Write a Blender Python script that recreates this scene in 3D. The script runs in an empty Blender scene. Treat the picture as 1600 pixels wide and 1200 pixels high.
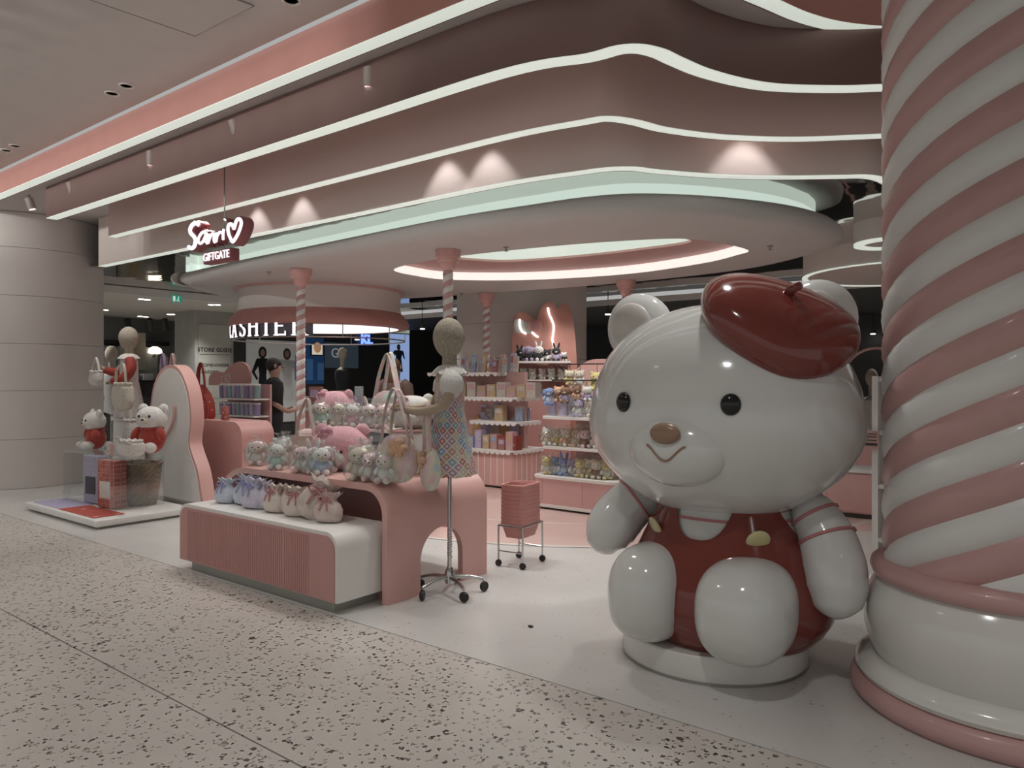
import bpy, bmesh, math, random
from mathutils import Vector, Matrix, Euler

# ---------------------------------------------------------------- camera, world, lights, exposure
# world axes: X runs along the shop front (to the right), Y runs into the shop, Z is up
F, HY, EYE = 1159.0, 590.0, 1.45           # focal length (px of a 1600 px frame), horizon row, lens height
CC, SS = 0.789, 0.614                      # the view looks 37.9 degrees left of the shop's depth axis
scene = bpy.context.scene
COL = scene.collection
cam_data = bpy.data.cameras.new('camera')
cam_data.sensor_width = 36.0
cam_data.lens = 36.0 * F / 1600.0
cam_data.shift_y = -(600.0 - HY) / 1600.0
cam_data.clip_start = 0.05
cam = bpy.data.objects.new('camera', cam_data)
COL.objects.link(cam)
cam.location = (0, 0, EYE)
cam.rotation_euler = (math.pi / 2, 0, math.atan2(SS, CC))
scene.camera = cam

world = bpy.data.worlds.new('mall_ambient')
scene.world = world
world.use_nodes = True
world.node_tree.nodes['Background'].inputs[0].default_value = (1.0, 0.997, 0.985, 1)
world.node_tree.nodes['Background'].inputs[1].default_value = 0.36

scene.view_settings.view_transform = 'Standard'
scene.view_settings.look = 'None'
scene.view_settings.gamma = 1.0
scene.view_settings.use_curve_mapping = False
scene.view_settings.exposure = 0.18

def R(a): return math.radians(a)
def V(*a): return Vector(a)

def lamp(name, kind, loc, energy, color=(1, .96, .9), target=None, size=.1, spot=60, blend=.6, sy=None):
    l = bpy.data.lights.new(name, kind)
    l.energy = energy; l.color = color
    if kind == 'SPOT':
        l.spot_size = R(spot); l.spot_blend = blend; l.shadow_soft_size = size
    elif kind == 'AREA':
        l.size = size
        if sy: l.shape = 'RECTANGLE'; l.size_y = sy
    else:
        l.shadow_soft_size = size
    o = bpy.data.objects.new(name, l); COL.objects.link(o); o.location = loc
    d = (Vector(target) - Vector(loc)) if target is not None else Vector((0, 0, -1))
    o.rotation_euler = d.to_track_quat('-Z', 'Y').to_euler()
    return o

# rows of recessed downlights in the walkway ceiling above and behind the lens, and in the aisle
LC = (1, .99, .97)
for lx in (-13, -10, -7, -4, -1, 2):
    for ly in (-2.2, 1.2):
        lamp('walkway_downlight', 'SPOT', (lx, ly, 3.86), 95, color=LC, spot=110, blend=.9, size=.12)
for lx in (-8.6, -6.7, -5.0, -3.3, -1.6, 0.2):
    lamp('soffit_fill', 'SPOT', (lx, 3.82, 3.10), 46, color=LC, spot=85, blend=.8, size=.06)  # unseen fill spots added between the fascias to brighten floor and goods
for lx in (-7.4, -5.6, -3.9, -2.4):
    lamp('slot_fill', 'SPOT', (lx, 4.33, 2.94), 48, color=LC, target=(lx, 4.7, 0), spot=90, blend=.8, size=.06)  # added spots without fixtures, brightening the shop floor behind the counter
for k in range(30):
    lamp('fascia_fill', 'SPOT', (-14.4 + .36 * k, 1.25, 3.84), 47 - k * .8, color=LC, target=(-14.4 + .36 * k, 3.2, 3.60), spot=32, blend=1, size=.05)  # added row without fixtures, brightens the salmon fascia most at the left
for lx, ly in ((-6.9, 6.1), (-5.2, 6.2), (-3.6, 6.4), (-5.7, 8.6), (-4.4, 9.6), (-8.9, 9.3), (-10.9, 7.6)):
    lamp('canopy_fill', 'SPOT', (lx, ly, 2.66), 58, color=LC, spot=130, blend=.8, size=.1)  # fill lamps added under the canopy to lift the dark pink floor
lamp('walkway_downlight', 'SPOT', (-10.4, 1.9, 3.86), 60, color=LC, target=(-11.2, 3.6, 1.6), spot=90, blend=1, size=.12)  # extra unseen lamp added to brighten the left round column
lamp('far_shop_downlight', 'SPOT', (-17.3, 6.6, 2.8), 90, color=LC, spot=140, blend=.8, size=.1)
for lx in (-9.5, -6, -2.5, 1.0):
    lamp('back_shop_downlight', 'SPOT', (lx, 14.6, 2.78), 70, color=LC, spot=130, blend=.8, size=.1)
for lx, ly in ((-14.4, 5.5), (-14.4, 8.0), (-14.2, 11), (-1.5, 9.5), (1.2, 8.0)):
    lamp('aisle_downlight', 'SPOT', (lx, ly, 2.78), 75, color=LC, spot=120, blend=.7, size=.1)

# ---------------------------------------------------------------- places seen by the lens
def world_xy(x, d): return CC * x - SS * d, SS * x + CC * d
def PD(px, py, d):
    X, Y = world_xy((px - 800) / F * d, d)
    return Vector((X, Y, EYE - (py - HY) / F * d))
def PG(px, py, z=0.0):
    d = (EYE - z) * F / (py - HY)
    return PD(px, py, d)
def dY(px, Y): return Y / (SS * (px - 800) / F + CC)
def dX(px, X): return X / (CC * (px - 800) / F - SS)
def PY(px, py, Y): return PD(px, py, dY(px, Y))
def PX(px, py, X): return PD(px, py, dX(px, X))

# ---------------------------------------------------------------- materials
MATS = {}
def mat(name, col, rough=.5, metal=0.0, emit=None, es=1.0, var=.06, scale=6.0, bump=0.0, bscale=40.0, coat=0.0, spec=None, alpha=None, sheen=0.0):
    if name in MATS: return MATS[name]
    m = bpy.data.materials.new(name); m.use_nodes = True
    nt = m.node_tree; b = nt.nodes['Principled BSDF']
    tc = nt.nodes.new('ShaderNodeTexCoord')
    n = nt.nodes.new('ShaderNodeTexNoise'); n.inputs['Scale'].default_value = scale; n.inputs['Detail'].default_value = 3
    nt.links.new(tc.outputs['Object'], n.inputs['Vector'])
    r = nt.nodes.new('ShaderNodeValToRGB')
    r.color_ramp.elements[0].position = .3; r.color_ramp.elements[1].position = .7
    r.color_ramp.elements[0].color = (*[max(0, c * (1 - var)) for c in col], 1)
    r.color_ramp.elements[1].color = (*[min(1, c * (1 + var)) for c in col], 1)
    nt.links.new(n.outputs['Fac'], r.inputs['Fac'])
    nt.links.new(r.outputs['Color'], b.inputs['Base Color'])
    b.inputs['Roughness'].default_value = rough
    b.inputs['Metallic'].default_value = metal
    if coat: b.inputs['Coat Weight'].default_value = coat; b.inputs['Coat Roughness'].default_value = .06
    if sheen: b.inputs['Sheen Weight'].default_value = sheen
    if spec is not None: b.inputs['Specular IOR Level'].default_value = spec
    if emit:
        b.inputs['Emission Color'].default_value = (*emit, 1); b.inputs['Emission Strength'].default_value = es
    if alpha is not None: b.inputs['Alpha'].default_value = alpha
    if bump:
        n2 = nt.nodes.new('ShaderNodeTexNoise'); n2.inputs['Scale'].default_value = bscale; n2.inputs['Detail'].default_value = 4
        nt.links.new(tc.outputs['Object'], n2.inputs['Vector'])
        bp = nt.nodes.new('ShaderNodeBump'); bp.inputs['Strength'].default_value = bump; bp.inputs['Distance'].default_value = .02
        nt.links.new(n2.outputs['Fac'], bp.inputs['Height']); nt.links.new(bp.outputs['Normal'], b.inputs['Normal'])
    MATS[name] = m
    return m

def nodes_of(name, rough=.5):
    m = bpy.data.materials.new(name); m.use_nodes = True; MATS[name] = m
    nt = m.node_tree; b = nt.nodes['Principled BSDF']; b.inputs['Roughness'].default_value = rough
    tc = nt.nodes.new('ShaderNodeTexCoord')
    return m, nt, b, tc
def N(nt, kind, **kw):
    n = nt.nodes.new(kind)
    for k, v in kw.items():
        if k in n.inputs: n.inputs[k].default_value = v
        else: setattr(n, k, v)
    return n
def ramp(nt, stops, interp='LINEAR'):
    r = nt.nodes.new('ShaderNodeValToRGB'); cr = r.color_ramp; cr.interpolation = interp
    while len(cr.elements) < len(stops): cr.elements.new(.5)
    for e, (p, c) in zip(cr.elements, stops): e.position = p; e.color = (*c, 1)
    return r
def mixc(nt, fac, a, b):
    m = nt.nodes.new('ShaderNodeMix'); m.data_type = 'RGBA'
    for sock, val in ((m.inputs[0], fac), (m.inputs[6], a), (m.inputs[7], b)):
        if hasattr(val, 'links') or isinstance(val, bpy.types.NodeSocket): nt.links.new(val, sock)
        elif isinstance(val, tuple): sock.default_value = (*val, 1)
        else: sock.default_value = val
    return m.outputs[2]
def math_(nt, op, a, b=None):
    m = nt.nodes.new('ShaderNodeMath'); m.operation = op
    for i, v in enumerate((a, b)):
        if v is None: continue
        if isinstance(v, bpy.types.NodeSocket): nt.links.new(v, m.inputs[i])
        else: m.inputs[i].default_value = v
    return m.outputs[0]

def terrazzo(name, base, chips, dens, rough):
    m, nt, b, tc = nodes_of(name, rough)
    noise = N(nt, 'ShaderNodeTexNoise', Scale=1.3, Detail=4.0); nt.links.new(tc.outputs['Object'], noise.inputs['Vector'])
    bg = ramp(nt, [(.3, tuple(c * .93 for c in base)), (.7, tuple(min(1, c * 1.05) for c in base))]); nt.links.new(noise.outputs['Fac'], bg.inputs['Fac'])
    out = bg.outputs['Color']
    for sc, thr, keep, cols in chips:
        v = N(nt, 'ShaderNodeTexVoronoi', Scale=sc, Randomness=1.0); v.distance = 'CHEBYCHEV'
        nw = N(nt, 'ShaderNodeTexNoise', Scale=sc * 1.7, Detail=2.0); nt.links.new(tc.outputs['Object'], nw.inputs['Vector'])
        mp = mixc(nt, .035, tc.outputs['Object'], nw.outputs['Color'])
        nt.links.new(mp, v.inputs['Vector'])
        sep = N(nt, 'ShaderNodeSeparateColor'); nt.links.new(v.outputs['Color'], sep.inputs[0])
        small = math_(nt, 'LESS_THAN', v.outputs['Distance'], math_(nt, 'MULTIPLY', sep.outputs[2], thr))
        pick = math_(nt, 'LESS_THAN', sep.outputs[0], keep)
        fac = math_(nt, 'MULTIPLY', small, pick)
        cr = ramp(nt, [(i / len(cols), c) for i, c in enumerate(cols)], 'CONSTANT'); nt.links.new(sep.outputs[1], cr.inputs['Fac'])
        out = mixc(nt, fac, out, cr.outputs['Color'])
    nt.links.new(out, b.inputs['Base Color'])
    return m

def plaid(name, cols, line, scale, rough=.8, wrap=False):
    """patchwork cloth: squares of several colours with pale lines"""
    m, nt, b, tc = nodes_of(name, rough)
    mp = N(nt, 'ShaderNodeMapping'); mp.inputs['Rotation'].default_value = (0, R(45), 0); mp.inputs['Scale'].default_value = (scale, scale, scale)
    if wrap:                                               # cloth laid round the body
        s0 = N(nt, 'ShaderNodeSeparateXYZ'); nt.links.new(tc.outputs['Object'], s0.inputs[0])
        c0_ = N(nt, 'ShaderNodeCombineXYZ'); nt.links.new(math_(nt, 'MULTIPLY', math_(nt, 'ARCTAN2', s0.outputs[1], s0.outputs[0]), .165), c0_.inputs[0]); nt.links.new(s0.outputs[2], c0_.inputs[2])
        nt.links.new(c0_.outputs[0], mp.inputs['Vector'])
    else:
        nt.links.new(tc.outputs['Object'], mp.inputs['Vector'])
    sx = N(nt, 'ShaderNodeSeparateXYZ'); nt.links.new(mp.outputs[0], sx.inputs[0])
    cell = N(nt, 'ShaderNodeCombineXYZ')
    nt.links.new(math_(nt, 'FLOOR', sx.outputs[0]), cell.inputs[0]); nt.links.new(math_(nt, 'FLOOR', sx.outputs[2]), cell.inputs[2])
    wn = N(nt, 'ShaderNodeTexWhiteNoise'); nt.links.new(cell.outputs[0], wn.inputs['Vector'])
    cr = ramp(nt, [(i / len(cols), c) for i, c in enumerate(cols)], 'CONSTANT'); nt.links.new(wn.outputs['Value'], cr.inputs['Fac'])
    fx = math_(nt, 'ABSOLUTE', math_(nt, 'SUBTRACT', math_(nt, 'FRACT', sx.outputs[0]), .5))
    fz = math_(nt, 'ABSOLUTE', math_(nt, 'SUBTRACT', math_(nt, 'FRACT', sx.outputs[2]), .5))
    edge = math_(nt, 'GREATER_THAN', math_(nt, 'MAXIMUM', fx, fz), .41)
    dot = math_(nt, 'LESS_THAN', math_(nt, 'ADD', fx, fz), .22)
    c1 = mixc(nt, dot, cr.outputs['Color'], line)
    nt.links.new(mixc(nt, edge, c1, line), b.inputs['Base Color'])
    return m

def spots(name, base, cols, scale, thr, rough=.8, keep=.7):
    """cloth with small scattered flowers or hearts"""
    m, nt, b, tc = nodes_of(name, rough)
    v = N(nt, 'ShaderNodeTexVoronoi', Scale=scale); nt.links.new(tc.outputs['Object'], v.inputs['Vector'])
    sep = N(nt, 'ShaderNodeSeparateColor'); nt.links.new(v.outputs['Color'], sep.inputs[0])
    fac = math_(nt, 'MULTIPLY', math_(nt, 'LESS_THAN', v.outputs['Distance'], thr), math_(nt, 'LESS_THAN', sep.outputs[0], keep))
    cr = ramp(nt, [(i / len(cols), c) for i, c in enumerate(cols)], 'CONSTANT'); nt.links.new(sep.outputs[1], cr.inputs['Fac'])
    nt.links.new(mixc(nt, fac, base, cr.outputs['Color']), b.inputs['Base Color'])
    return m

def tiedye(name, cols, scale, rough=.9):
    m, nt, b, tc = nodes_of(name, rough)
    n = N(nt, 'ShaderNodeTexNoise', Scale=scale, Detail=1.0, Distortion=.8); nt.links.new(tc.outputs['Object'], n.inputs['Vector'])
    k = len(cols)
    cr = ramp(nt, [(.28 + .44 * i / (k - 1), c) for i, c in enumerate(cols)]); nt.links.new(n.outputs['Fac'], cr.inputs['Fac'])
    nt.links.new(cr.outputs['Color'], b.inputs['Base Color'])
    n2 = N(nt, 'ShaderNodeTexNoise', Scale=120.0, Detail=2.0); nt.links.new(tc.outputs['Object'], n2.inputs['Vector'])
    bp = N(nt, 'ShaderNodeBump', Strength=.5, Distance=.01); nt.links.new(n2.outputs['Fac'], bp.inputs['Height']); nt.links.new(bp.outputs['Normal'], b.inputs['Normal'])
    return m

def clear(name, tint=(.95, .97, .97), gloss=.08, rough=.05, wrinkle=0.0):
    """thin clear plastic: mostly see-through with a glossy film"""
    m = bpy.data.materials.new(name); m.use_nodes = True; MATS[name] = m
    nt = m.node_tree; nt.nodes.clear()
    o = nt.nodes.new('ShaderNodeOutputMaterial'); t = nt.nodes.new('ShaderNodeBsdfTransparent'); t.inputs[0].default_value = (*tint, 1)
    g = nt.nodes.new('ShaderNodeBsdfGlossy'); g.inputs['Roughness'].default_value = rough; g.inputs[0].default_value = (1, 1, 1, 1)
    lw = nt.nodes.new('ShaderNodeLayerWeight'); lw.inputs[0].default_value = .35
    fac = math_(nt, 'ADD', math_(nt, 'MULTIPLY', lw.outputs['Facing'], .35), gloss)
    if wrinkle:
        tc = nt.nodes.new('ShaderNodeTexCoord'); n2 = N(nt, 'ShaderNodeTexNoise', Scale=28.0, Detail=2.0); nt.links.new(tc.outputs['Object'], n2.inputs['Vector'])
        bp = N(nt, 'ShaderNodeBump', Strength=wrinkle, Distance=.03); nt.links.new(n2.outputs['Fac'], bp.inputs['Height']); nt.links.new(bp.outputs['Normal'], g.inputs['Normal'])
    mx = nt.nodes.new('ShaderNodeMixShader'); nt.links.new(fac, mx.inputs[0]); nt.links.new(t.outputs[0], mx.inputs[1]); nt.links.new(g.outputs[0], mx.inputs[2])
    nt.links.new(mx.outputs[0], o.inputs[0])
    return m

# ---------------------------------------------------------------- mesh building
class MB:
    def __init__(s): s.v = []; s.f = []
    def add(s, vs, fs, T=None):
        k = len(s.v)
        s.v += [tuple(T @ Vector(p)) if T is not None else tuple(p) for p in vs]
        s.f += [tuple(i + k for i in f) for f in fs]
        return s
    def box(s, x0, x1, y0, y1, z0, z1, T=None):
        vs = [(x, y, z) for z in (z0, z1) for y in (y0, y1) for x in (x0, x1)]
        return s.add(vs, [(0, 2, 3, 1), (4, 5, 7, 6), (0, 1, 5, 4), (2, 6, 7, 3), (0, 4, 6, 2), (1, 3, 7, 5)], T)
    def rbox(s, sx, sy, sz, r=.02, seg=3, T=None):
        bm = bmesh.new(); bmesh.ops.create_cube(bm, size=1); bmesh.ops.scale(bm, vec=(sx, sy, sz), verts=bm.verts)
        bmesh.ops.bevel(bm, geom=bm.edges[:], offset=r, segments=seg, affect='EDGES', profile=.5)
        bm.verts.index_update()
        s.add([v.co[:] for v in bm.verts], [[v.index for v in f.verts] for f in bm.faces], T); bm.free(); return s
    def lathe(s, prof, n=24, T=None, a0=0, a1=2 * math.pi, sx=1, sy=1, caps=True):
        full = abs(a1 - a0 - 2 * math.pi) < 1e-6; k = n if full else n + 1
        vs = [(r * math.cos(a0 + (a1 - a0) * i / n) * sx, r * math.sin(a0 + (a1 - a0) * i / n) * sy, z) for r, z in prof for i in range(k)]
        fs = []
        for j in range(len(prof) - 1):
            for i in range(n):
                a, b = j * k + i, j * k + (i + 1) % k
                fs.append((a, b, b + k, a + k))
        if full and caps and prof[0] != prof[-1] and max(z for r, z in prof) - min(z for r, z in prof) > 1e-5:
            if prof[0][0] > 1e-5: fs.append(tuple(reversed(range(k))))
            if prof[-1][0] > 1e-5: fs.append(tuple((len(prof) - 1) * k + i for i in range(k)))
        return s.add(vs, fs, T)
    def ell(s, c, r, nu=20, nv=12, rot=None, p=1.0, fn=None):
        """ellipsoid; p<1 squares it off"""
        vs = []
        def sg(x): return math.copysign(abs(x) ** p, x)
        for j in range(nv + 1):
            t = -math.pi / 2 + math.pi * j / nv
            for i in range(nu):
                a = 2 * math.pi * i / nu
                q = Vector((sg(math.cos(a)) * sg(math.cos(t)) * r[0], sg(math.sin(a)) * sg(math.cos(t)) * r[1], sg(math.sin(t)) * r[2]))
                if fn: q = fn(q)
                if rot is not None: q = rot @ q
                vs.append(q + Vector(c))
        fs = [(j * nu + i, j * nu + (i + 1) % nu, (j + 1) * nu + (i + 1) % nu, (j + 1) * nu + i) for j in range(nv) for i in range(nu)]
        return s.add(vs, fs)
    def tube(s, pts, r, n=8, closed=False, flat=None, caps=True, up=None):
        """sweep a circle (or an ellipse r x flat) along points; r may be a list"""
        P = [Vector(p) for p in pts]; k = len(P); rr = r if isinstance(r, (list, tuple)) else [r] * k
        T = []
        for i in range(k):
            a = P[(i - 1) % k] if (closed or i > 0) else P[0]; b = P[(i + 1) % k] if (closed or i < k - 1) else P[-1]
            T.append((b - a).normalized())
        u = Vector(up) if up is not None else (Vector((0, 0, 1)) if abs(T[0].z) < .9 else Vector((1, 0, 0)))
        vs = []
        for i in range(k):
            w = T[i].cross(u)
            if w.length < 1e-5: w = T[i].cross(Vector((1, .3, 0)))
            w.normalize(); q = w.cross(T[i]).normalized()
            if up is None: u = q
            for j in range(n):
                a = 2 * math.pi * j / n
                vs.append(P[i] + w * math.cos(a) * rr[i] + q * math.sin(a) * (flat if flat else rr[i]))
        fs = [(i * n + j, i * n + (j + 1) % n, ((i + 1) % k) * n + (j + 1) % n, ((i + 1) % k) * n + j) for i in range(k if closed else k - 1) for j in range(n)]
        if not closed and caps: fs += [tuple(reversed(range(n))), tuple((k - 1) * n + j for j in range(n))]
        return s.add(vs, fs)
    def prism(s, out, y0, y1, T=None):
        """outline of (x, z) points extruded from y0 to y1"""
        k = len(out)
        vs = [(x, y0, z) for x, z in out] + [(x, y1, z) for x, z in out]
        fs = [tuple(range(k)), tuple(reversed(range(k, 2 * k)))] + [(i, i + k, (i + 1) % k + k, (i + 1) % k) for i in range(k)]
        return s.add(vs, fs, T)
    def slab(s, out, z0, z1, T=None):
        """outline of (x, y) points extruded from z0 to z1"""
        k = len(out)
        vs = [(x, y, z0) for x, y in out] + [(x, y, z1) for x, y in out]
        fs = [tuple(reversed(range(k))), tuple(range(k, 2 * k))] + [(i, (i + 1) % k, (i + 1) % k + k, i + k) for i in range(k)]
        return s.add(vs, fs, T)
    def mesh(s, name, smooth=40):
        me = bpy.data.meshes.new(name); me.from_pydata(s.v, [], s.f)
        bm = bmesh.new(); bm.from_mesh(me); bmesh.ops.recalc_face_normals(bm, faces=bm.faces); bm.to_mesh(me); bm.free()
        if smooth:
            me.shade_smooth()
            if smooth < 180: me.set_sharp_from_angle(angle=R(smooth))
        me.update(); return me

def ob(name, m, material, parent=None, loc=(0, 0, 0), rot=(0, 0, 0), smooth=40, sc=None):
    me = m.mesh(name, smooth) if isinstance(m, MB) else m
    if material is not None and not me.materials: me.materials.append(material)
    o = bpy.data.objects.new(name, me); COL.objects.link(o); o.parent = parent
    o.location = loc; o.rotation_euler = rot
    if sc: o.scale = sc
    return o
def tag(o, label, cat=None, group=None, kind=None):
    o['label'] = label
    if cat: o['category'] = cat
    if group: o['group'] = group
    if kind: o['kind'] = kind
    return o
def struct(o, label=None):
    o['kind'] = 'structure'
    if label: o['label'] = label
    return o
def thing(name, label, cat, loc=(0, 0, 0), rz=0, group=None):
    o = bpy.data.objects.new(name, None); COL.objects.link(o); o.location = loc; o.rotation_euler = (0, 0, rz); o.empty_display_size = .1
    return tag(o, label, cat, group)
def copy_tree(o, parent=None):
    c = o.copy(); COL.objects.link(c); c.parent = parent
    for ch in list(o.children): copy_tree(ch, c)
    return c
def catmull(P, n=8, closed=False):
    P = [Vector(p) for p in P]; k = len(P); out = []
    for i in range(k if closed else k - 1):
        p0 = P[(i - 1) % k] if (closed or i > 0) else P[0] * 2 - P[1]
        p1, p2 = P[i], P[(i + 1) % k]
        p3 = P[(i + 2) % k] if (closed or i < k - 2) else P[-1] * 2 - P[-2]
        for j in range(n):
            t = j / n
            out.append(.5 * ((2 * p1) + (p2 - p0) * t + (2 * p0 - 5 * p1 + 4 * p2 - p3) * t * t + (3 * p1 - p0 - 3 * p2 + p3) * t ** 3))
    if not closed: out.append(P[-1])
    return out
def rrect(x0, x1, z0, z1, r, n=6, corners=(1, 1, 1, 1)):
    """rounded rectangle outline, corners: bottom-left, bottom-right, top-right, top-left"""
    pts = []
    for (cx, cz, a, on, ex, ez) in ((x0 + r, z0 + r, 180, corners[0], x0, z0), (x1 - r, z0 + r, 270, corners[1], x1, z0), (x1 - r, z1 - r, 0, corners[2], x1, z1), (x0 + r, z1 - r, 90, corners[3], x0, z1)):
        if not on: pts.append((ex, ez)); continue
        for i in range(n + 1):
            t = R(a + 90 * i / n); pts.append((cx + r * math.cos(t), cz + r * math.sin(t)))
    return pts
def fill_holes(outer, holes, z):
    """flat face with holes as triangles"""
    bm = bmesh.new()
    for loop in [outer] + holes:
        vs = [bm.verts.new((p[0], p[1], z)) for p in loop]
        for i in range(len(vs)): bm.edges.new((vs[i], vs[(i + 1) % len(vs)]))
    bmesh.ops.triangle_fill(bm, edges=bm.edges[:], use_beauty=True)
    bm.verts.index_update()
    m = MB(); m.add([v.co[:] for v in bm.verts], [[v.index for v in f.verts] for f in bm.faces]); bm.free()
    return m
def text_mesh(body, size, depth=.005, name='lettering', spacing=1.0, bold=0.0):
    cu = bpy.data.curves.new(name, 'FONT'); cu.body = body; cu.size = size; cu.extrude = depth; cu.align_x = 'CENTER'; cu.align_y = 'CENTER'
    cu.space_character = spacing; cu.offset = bold; cu.resolution_u = 3
    o = bpy.data.objects.new(name, cu); COL.objects.link(o)
    dg = bpy.context.evaluated_depsgraph_get()
    me = bpy.data.meshes.new_from_object(o.evaluated_get(dg)); me.name = name
    bpy.data.objects.remove(o); bpy.data.curves.remove(cu)
    me.materials.clear()
    return me

# ---------------------------------------------------------------- palette
ceil_m = mat('ceiling_paint', (.62, .595, .57), .8, var=.02)
cream = mat('cream_paint', (.68, .63, .595), .6, var=.02, scale=2)
soffit_m = mat('soffit_paint', (.56, .51, .49), .7, var=.02)
salmon = mat('salmon_paint', (.66, .33, .285), .55, var=.02)
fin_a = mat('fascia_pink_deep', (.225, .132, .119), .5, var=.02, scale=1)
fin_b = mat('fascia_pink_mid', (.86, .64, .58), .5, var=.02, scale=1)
fin_c = mat('fascia_pink_pale', (.80, .70, .65), .5, var=.02, scale=1)
pink = mat('pink_laminate', (.68, .40, .36), .42, var=.02)
pink_dk = mat('pink_panel', (.54, .29, .265), .5, var=.02)
pink_lt = mat('pale_pink_laminate', (.66, .41, .385), .45, var=.02)
white = mat('white_laminate', (.79, .77, .735), .4, var=.02)
gloss_white = mat('glossy_white', (.74, .735, .69), .16, var=.02, coat=.4)
strip = mat('light_strip', (.7, .72, .68), .4, emit=(.82, .90, .81), es=.52, var=.01)
band_l = mat('cool_light_band', (.5, .54, .5), .4, emit=(.72, .86, .76), es=.62, var=.01)
neon = mat('neon_white', (.9, .9, .9), .4, emit=(1, .93, .9), es=3.0)
neon_soft = mat('cove_white', (.9, .9, .9), .4, emit=(1, .95, .88), es=.68)
letter_w = mat('lit_letter', (.9, .9, .9), .4, emit=(1, .93, .97), es=.86)
black = mat('black_plastic', (.012, .012, .013), .4)
dark = mat('dark_wall', (.07, .068, .062), .6)
grey = mat('grey_wall', (.21, .205, .20), .7)
greyl = mat('light_grey_wall', (.42, .415, .38), .7)
chrome = mat('chrome', (.55, .55, .55), .18, 1.0)
steel = mat('brushed_steel', (.42, .40, .38), .35, 1.0)
lampface = mat('lamp_face', (.9, .9, .9), .4, emit=(1, .97, .93), es=7.0)

mir, nt, b, tc = nodes_of('dark_mirror', .035)
b.inputs['Metallic'].default_value = 1.0; b.inputs['Base Color'].default_value = (.60, .58, .56, 1)
n2 = N(nt, 'ShaderNodeTexNoise', Scale=2.2, Detail=1.0); nt.links.new(tc.outputs['Object'], n2.inputs['Vector'])
bp = N(nt, 'ShaderNodeBump', Strength=.25, Distance=.02); nt.links.new(n2.outputs['Fac'], bp.inputs['Height']); nt.links.new(bp.outputs['Normal'], b.inputs['Normal'])

# ---------------------------------------------------------------- floor
CH = [(20.0, .38, .86, [(.045, .042, .04), (.07, .064, .06), (.11, .095, .085), (.20, .17, .15), (.055, .052, .05)]),
      (38.0, .36, .60, [(.30, .24, .19), (.12, .11, .10), (.40, .33, .27), (.07, .065, .06)])]
terr = terrazzo('terrazzo', (.58, .54, .495), CH, 1, .30)
plain_floor = terrazzo('pale_floor', (.62, .60, .575), [(26.0, .26, .10, [(.36, .30, .26), (.45, .40, .36), (.30, .25, .22)]), (60.0, .3, .12, [(.42, .37, .33), (.5, .45, .4)])], 1, .24)
pink_floor = terrazzo('pink_floor', (.64, .455, .415), [(40.0, .25, .15, [(.5, .3, .25), (.66, .42, .36)])], 1, .3)
joint = mat('joint_dark', (.26, .24, .22), .7)
fl = struct(ob('floor', MB().box(-24, 8, -7, 20, -.06, -.012), joint, smooth=0), 'pale stone floor of the shop and the walkway in front')
JY = [-7, -.8, 1.70, 2.90]
for i in range(3):
    ob('terrazzo_slab', MB().box(-24, 8, JY[i] + .004, JY[i + 1] - .004, -.012, 0), terr, fl, smooth=0)
ob('pale_slab', MB().box(-24, 8, 2.904, 20, -.012, 0), plain_floor, fl, smooth=0)
FC = (-5.5, 8.5)
def ring2d(r0, r1, n=72, c=FC):
    m = MB(); vs = []; fs = []
    for i in range(n):
        a = 2 * math.pi * i / n
        for r in (r0, r1): vs.append((c[0] + r * math.cos(a), c[1] + r * math.sin(a), 0))
    for i in range(n):
        j = (i + 1) % n; fs.append((2 * i, 2 * i + 1, 2 * j + 1, 2 * j))
    return m.add(vs, fs)
inlay = mat('white_inlay', (.66, .60, .55), .4)
for name, r0, r1, m in (('pink_floor_disc', 0, 1.76, pink_floor), ('inlay_ring', 1.76, 1.80, inlay), ('pink_floor_ring', 1.80, 2.73, pink_floor), ('inlay_ring', 2.73, 2.77, inlay), ('pink_floor_ring', 2.77, 3.72, pink_floor), ('inlay_ring', 3.72, 3.78, inlay)):
    if r0 == 0: mm = MB().slab([(FC[0] + r1 * math.cos(2 * math.pi * i / 72), FC[1] + r1 * math.sin(2 * math.pi * i / 72)) for i in range(72)], 0, .004)
    else:
        a = ring2d(r0, r1); mm = MB().add([(x, y, .004) for x, y, z in a.v], a.f)
    ob(name, mm, m, fl, smooth=0)
# pink floor of the right-hand part of the shop
ob('pink_floor_field', MB().slab([(-2.1, 7.6), (4, 7.6), (4, 13), (-2.4, 13), (-2.2, 10)], 0, .003), pink_floor, fl, smooth=0)

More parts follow.
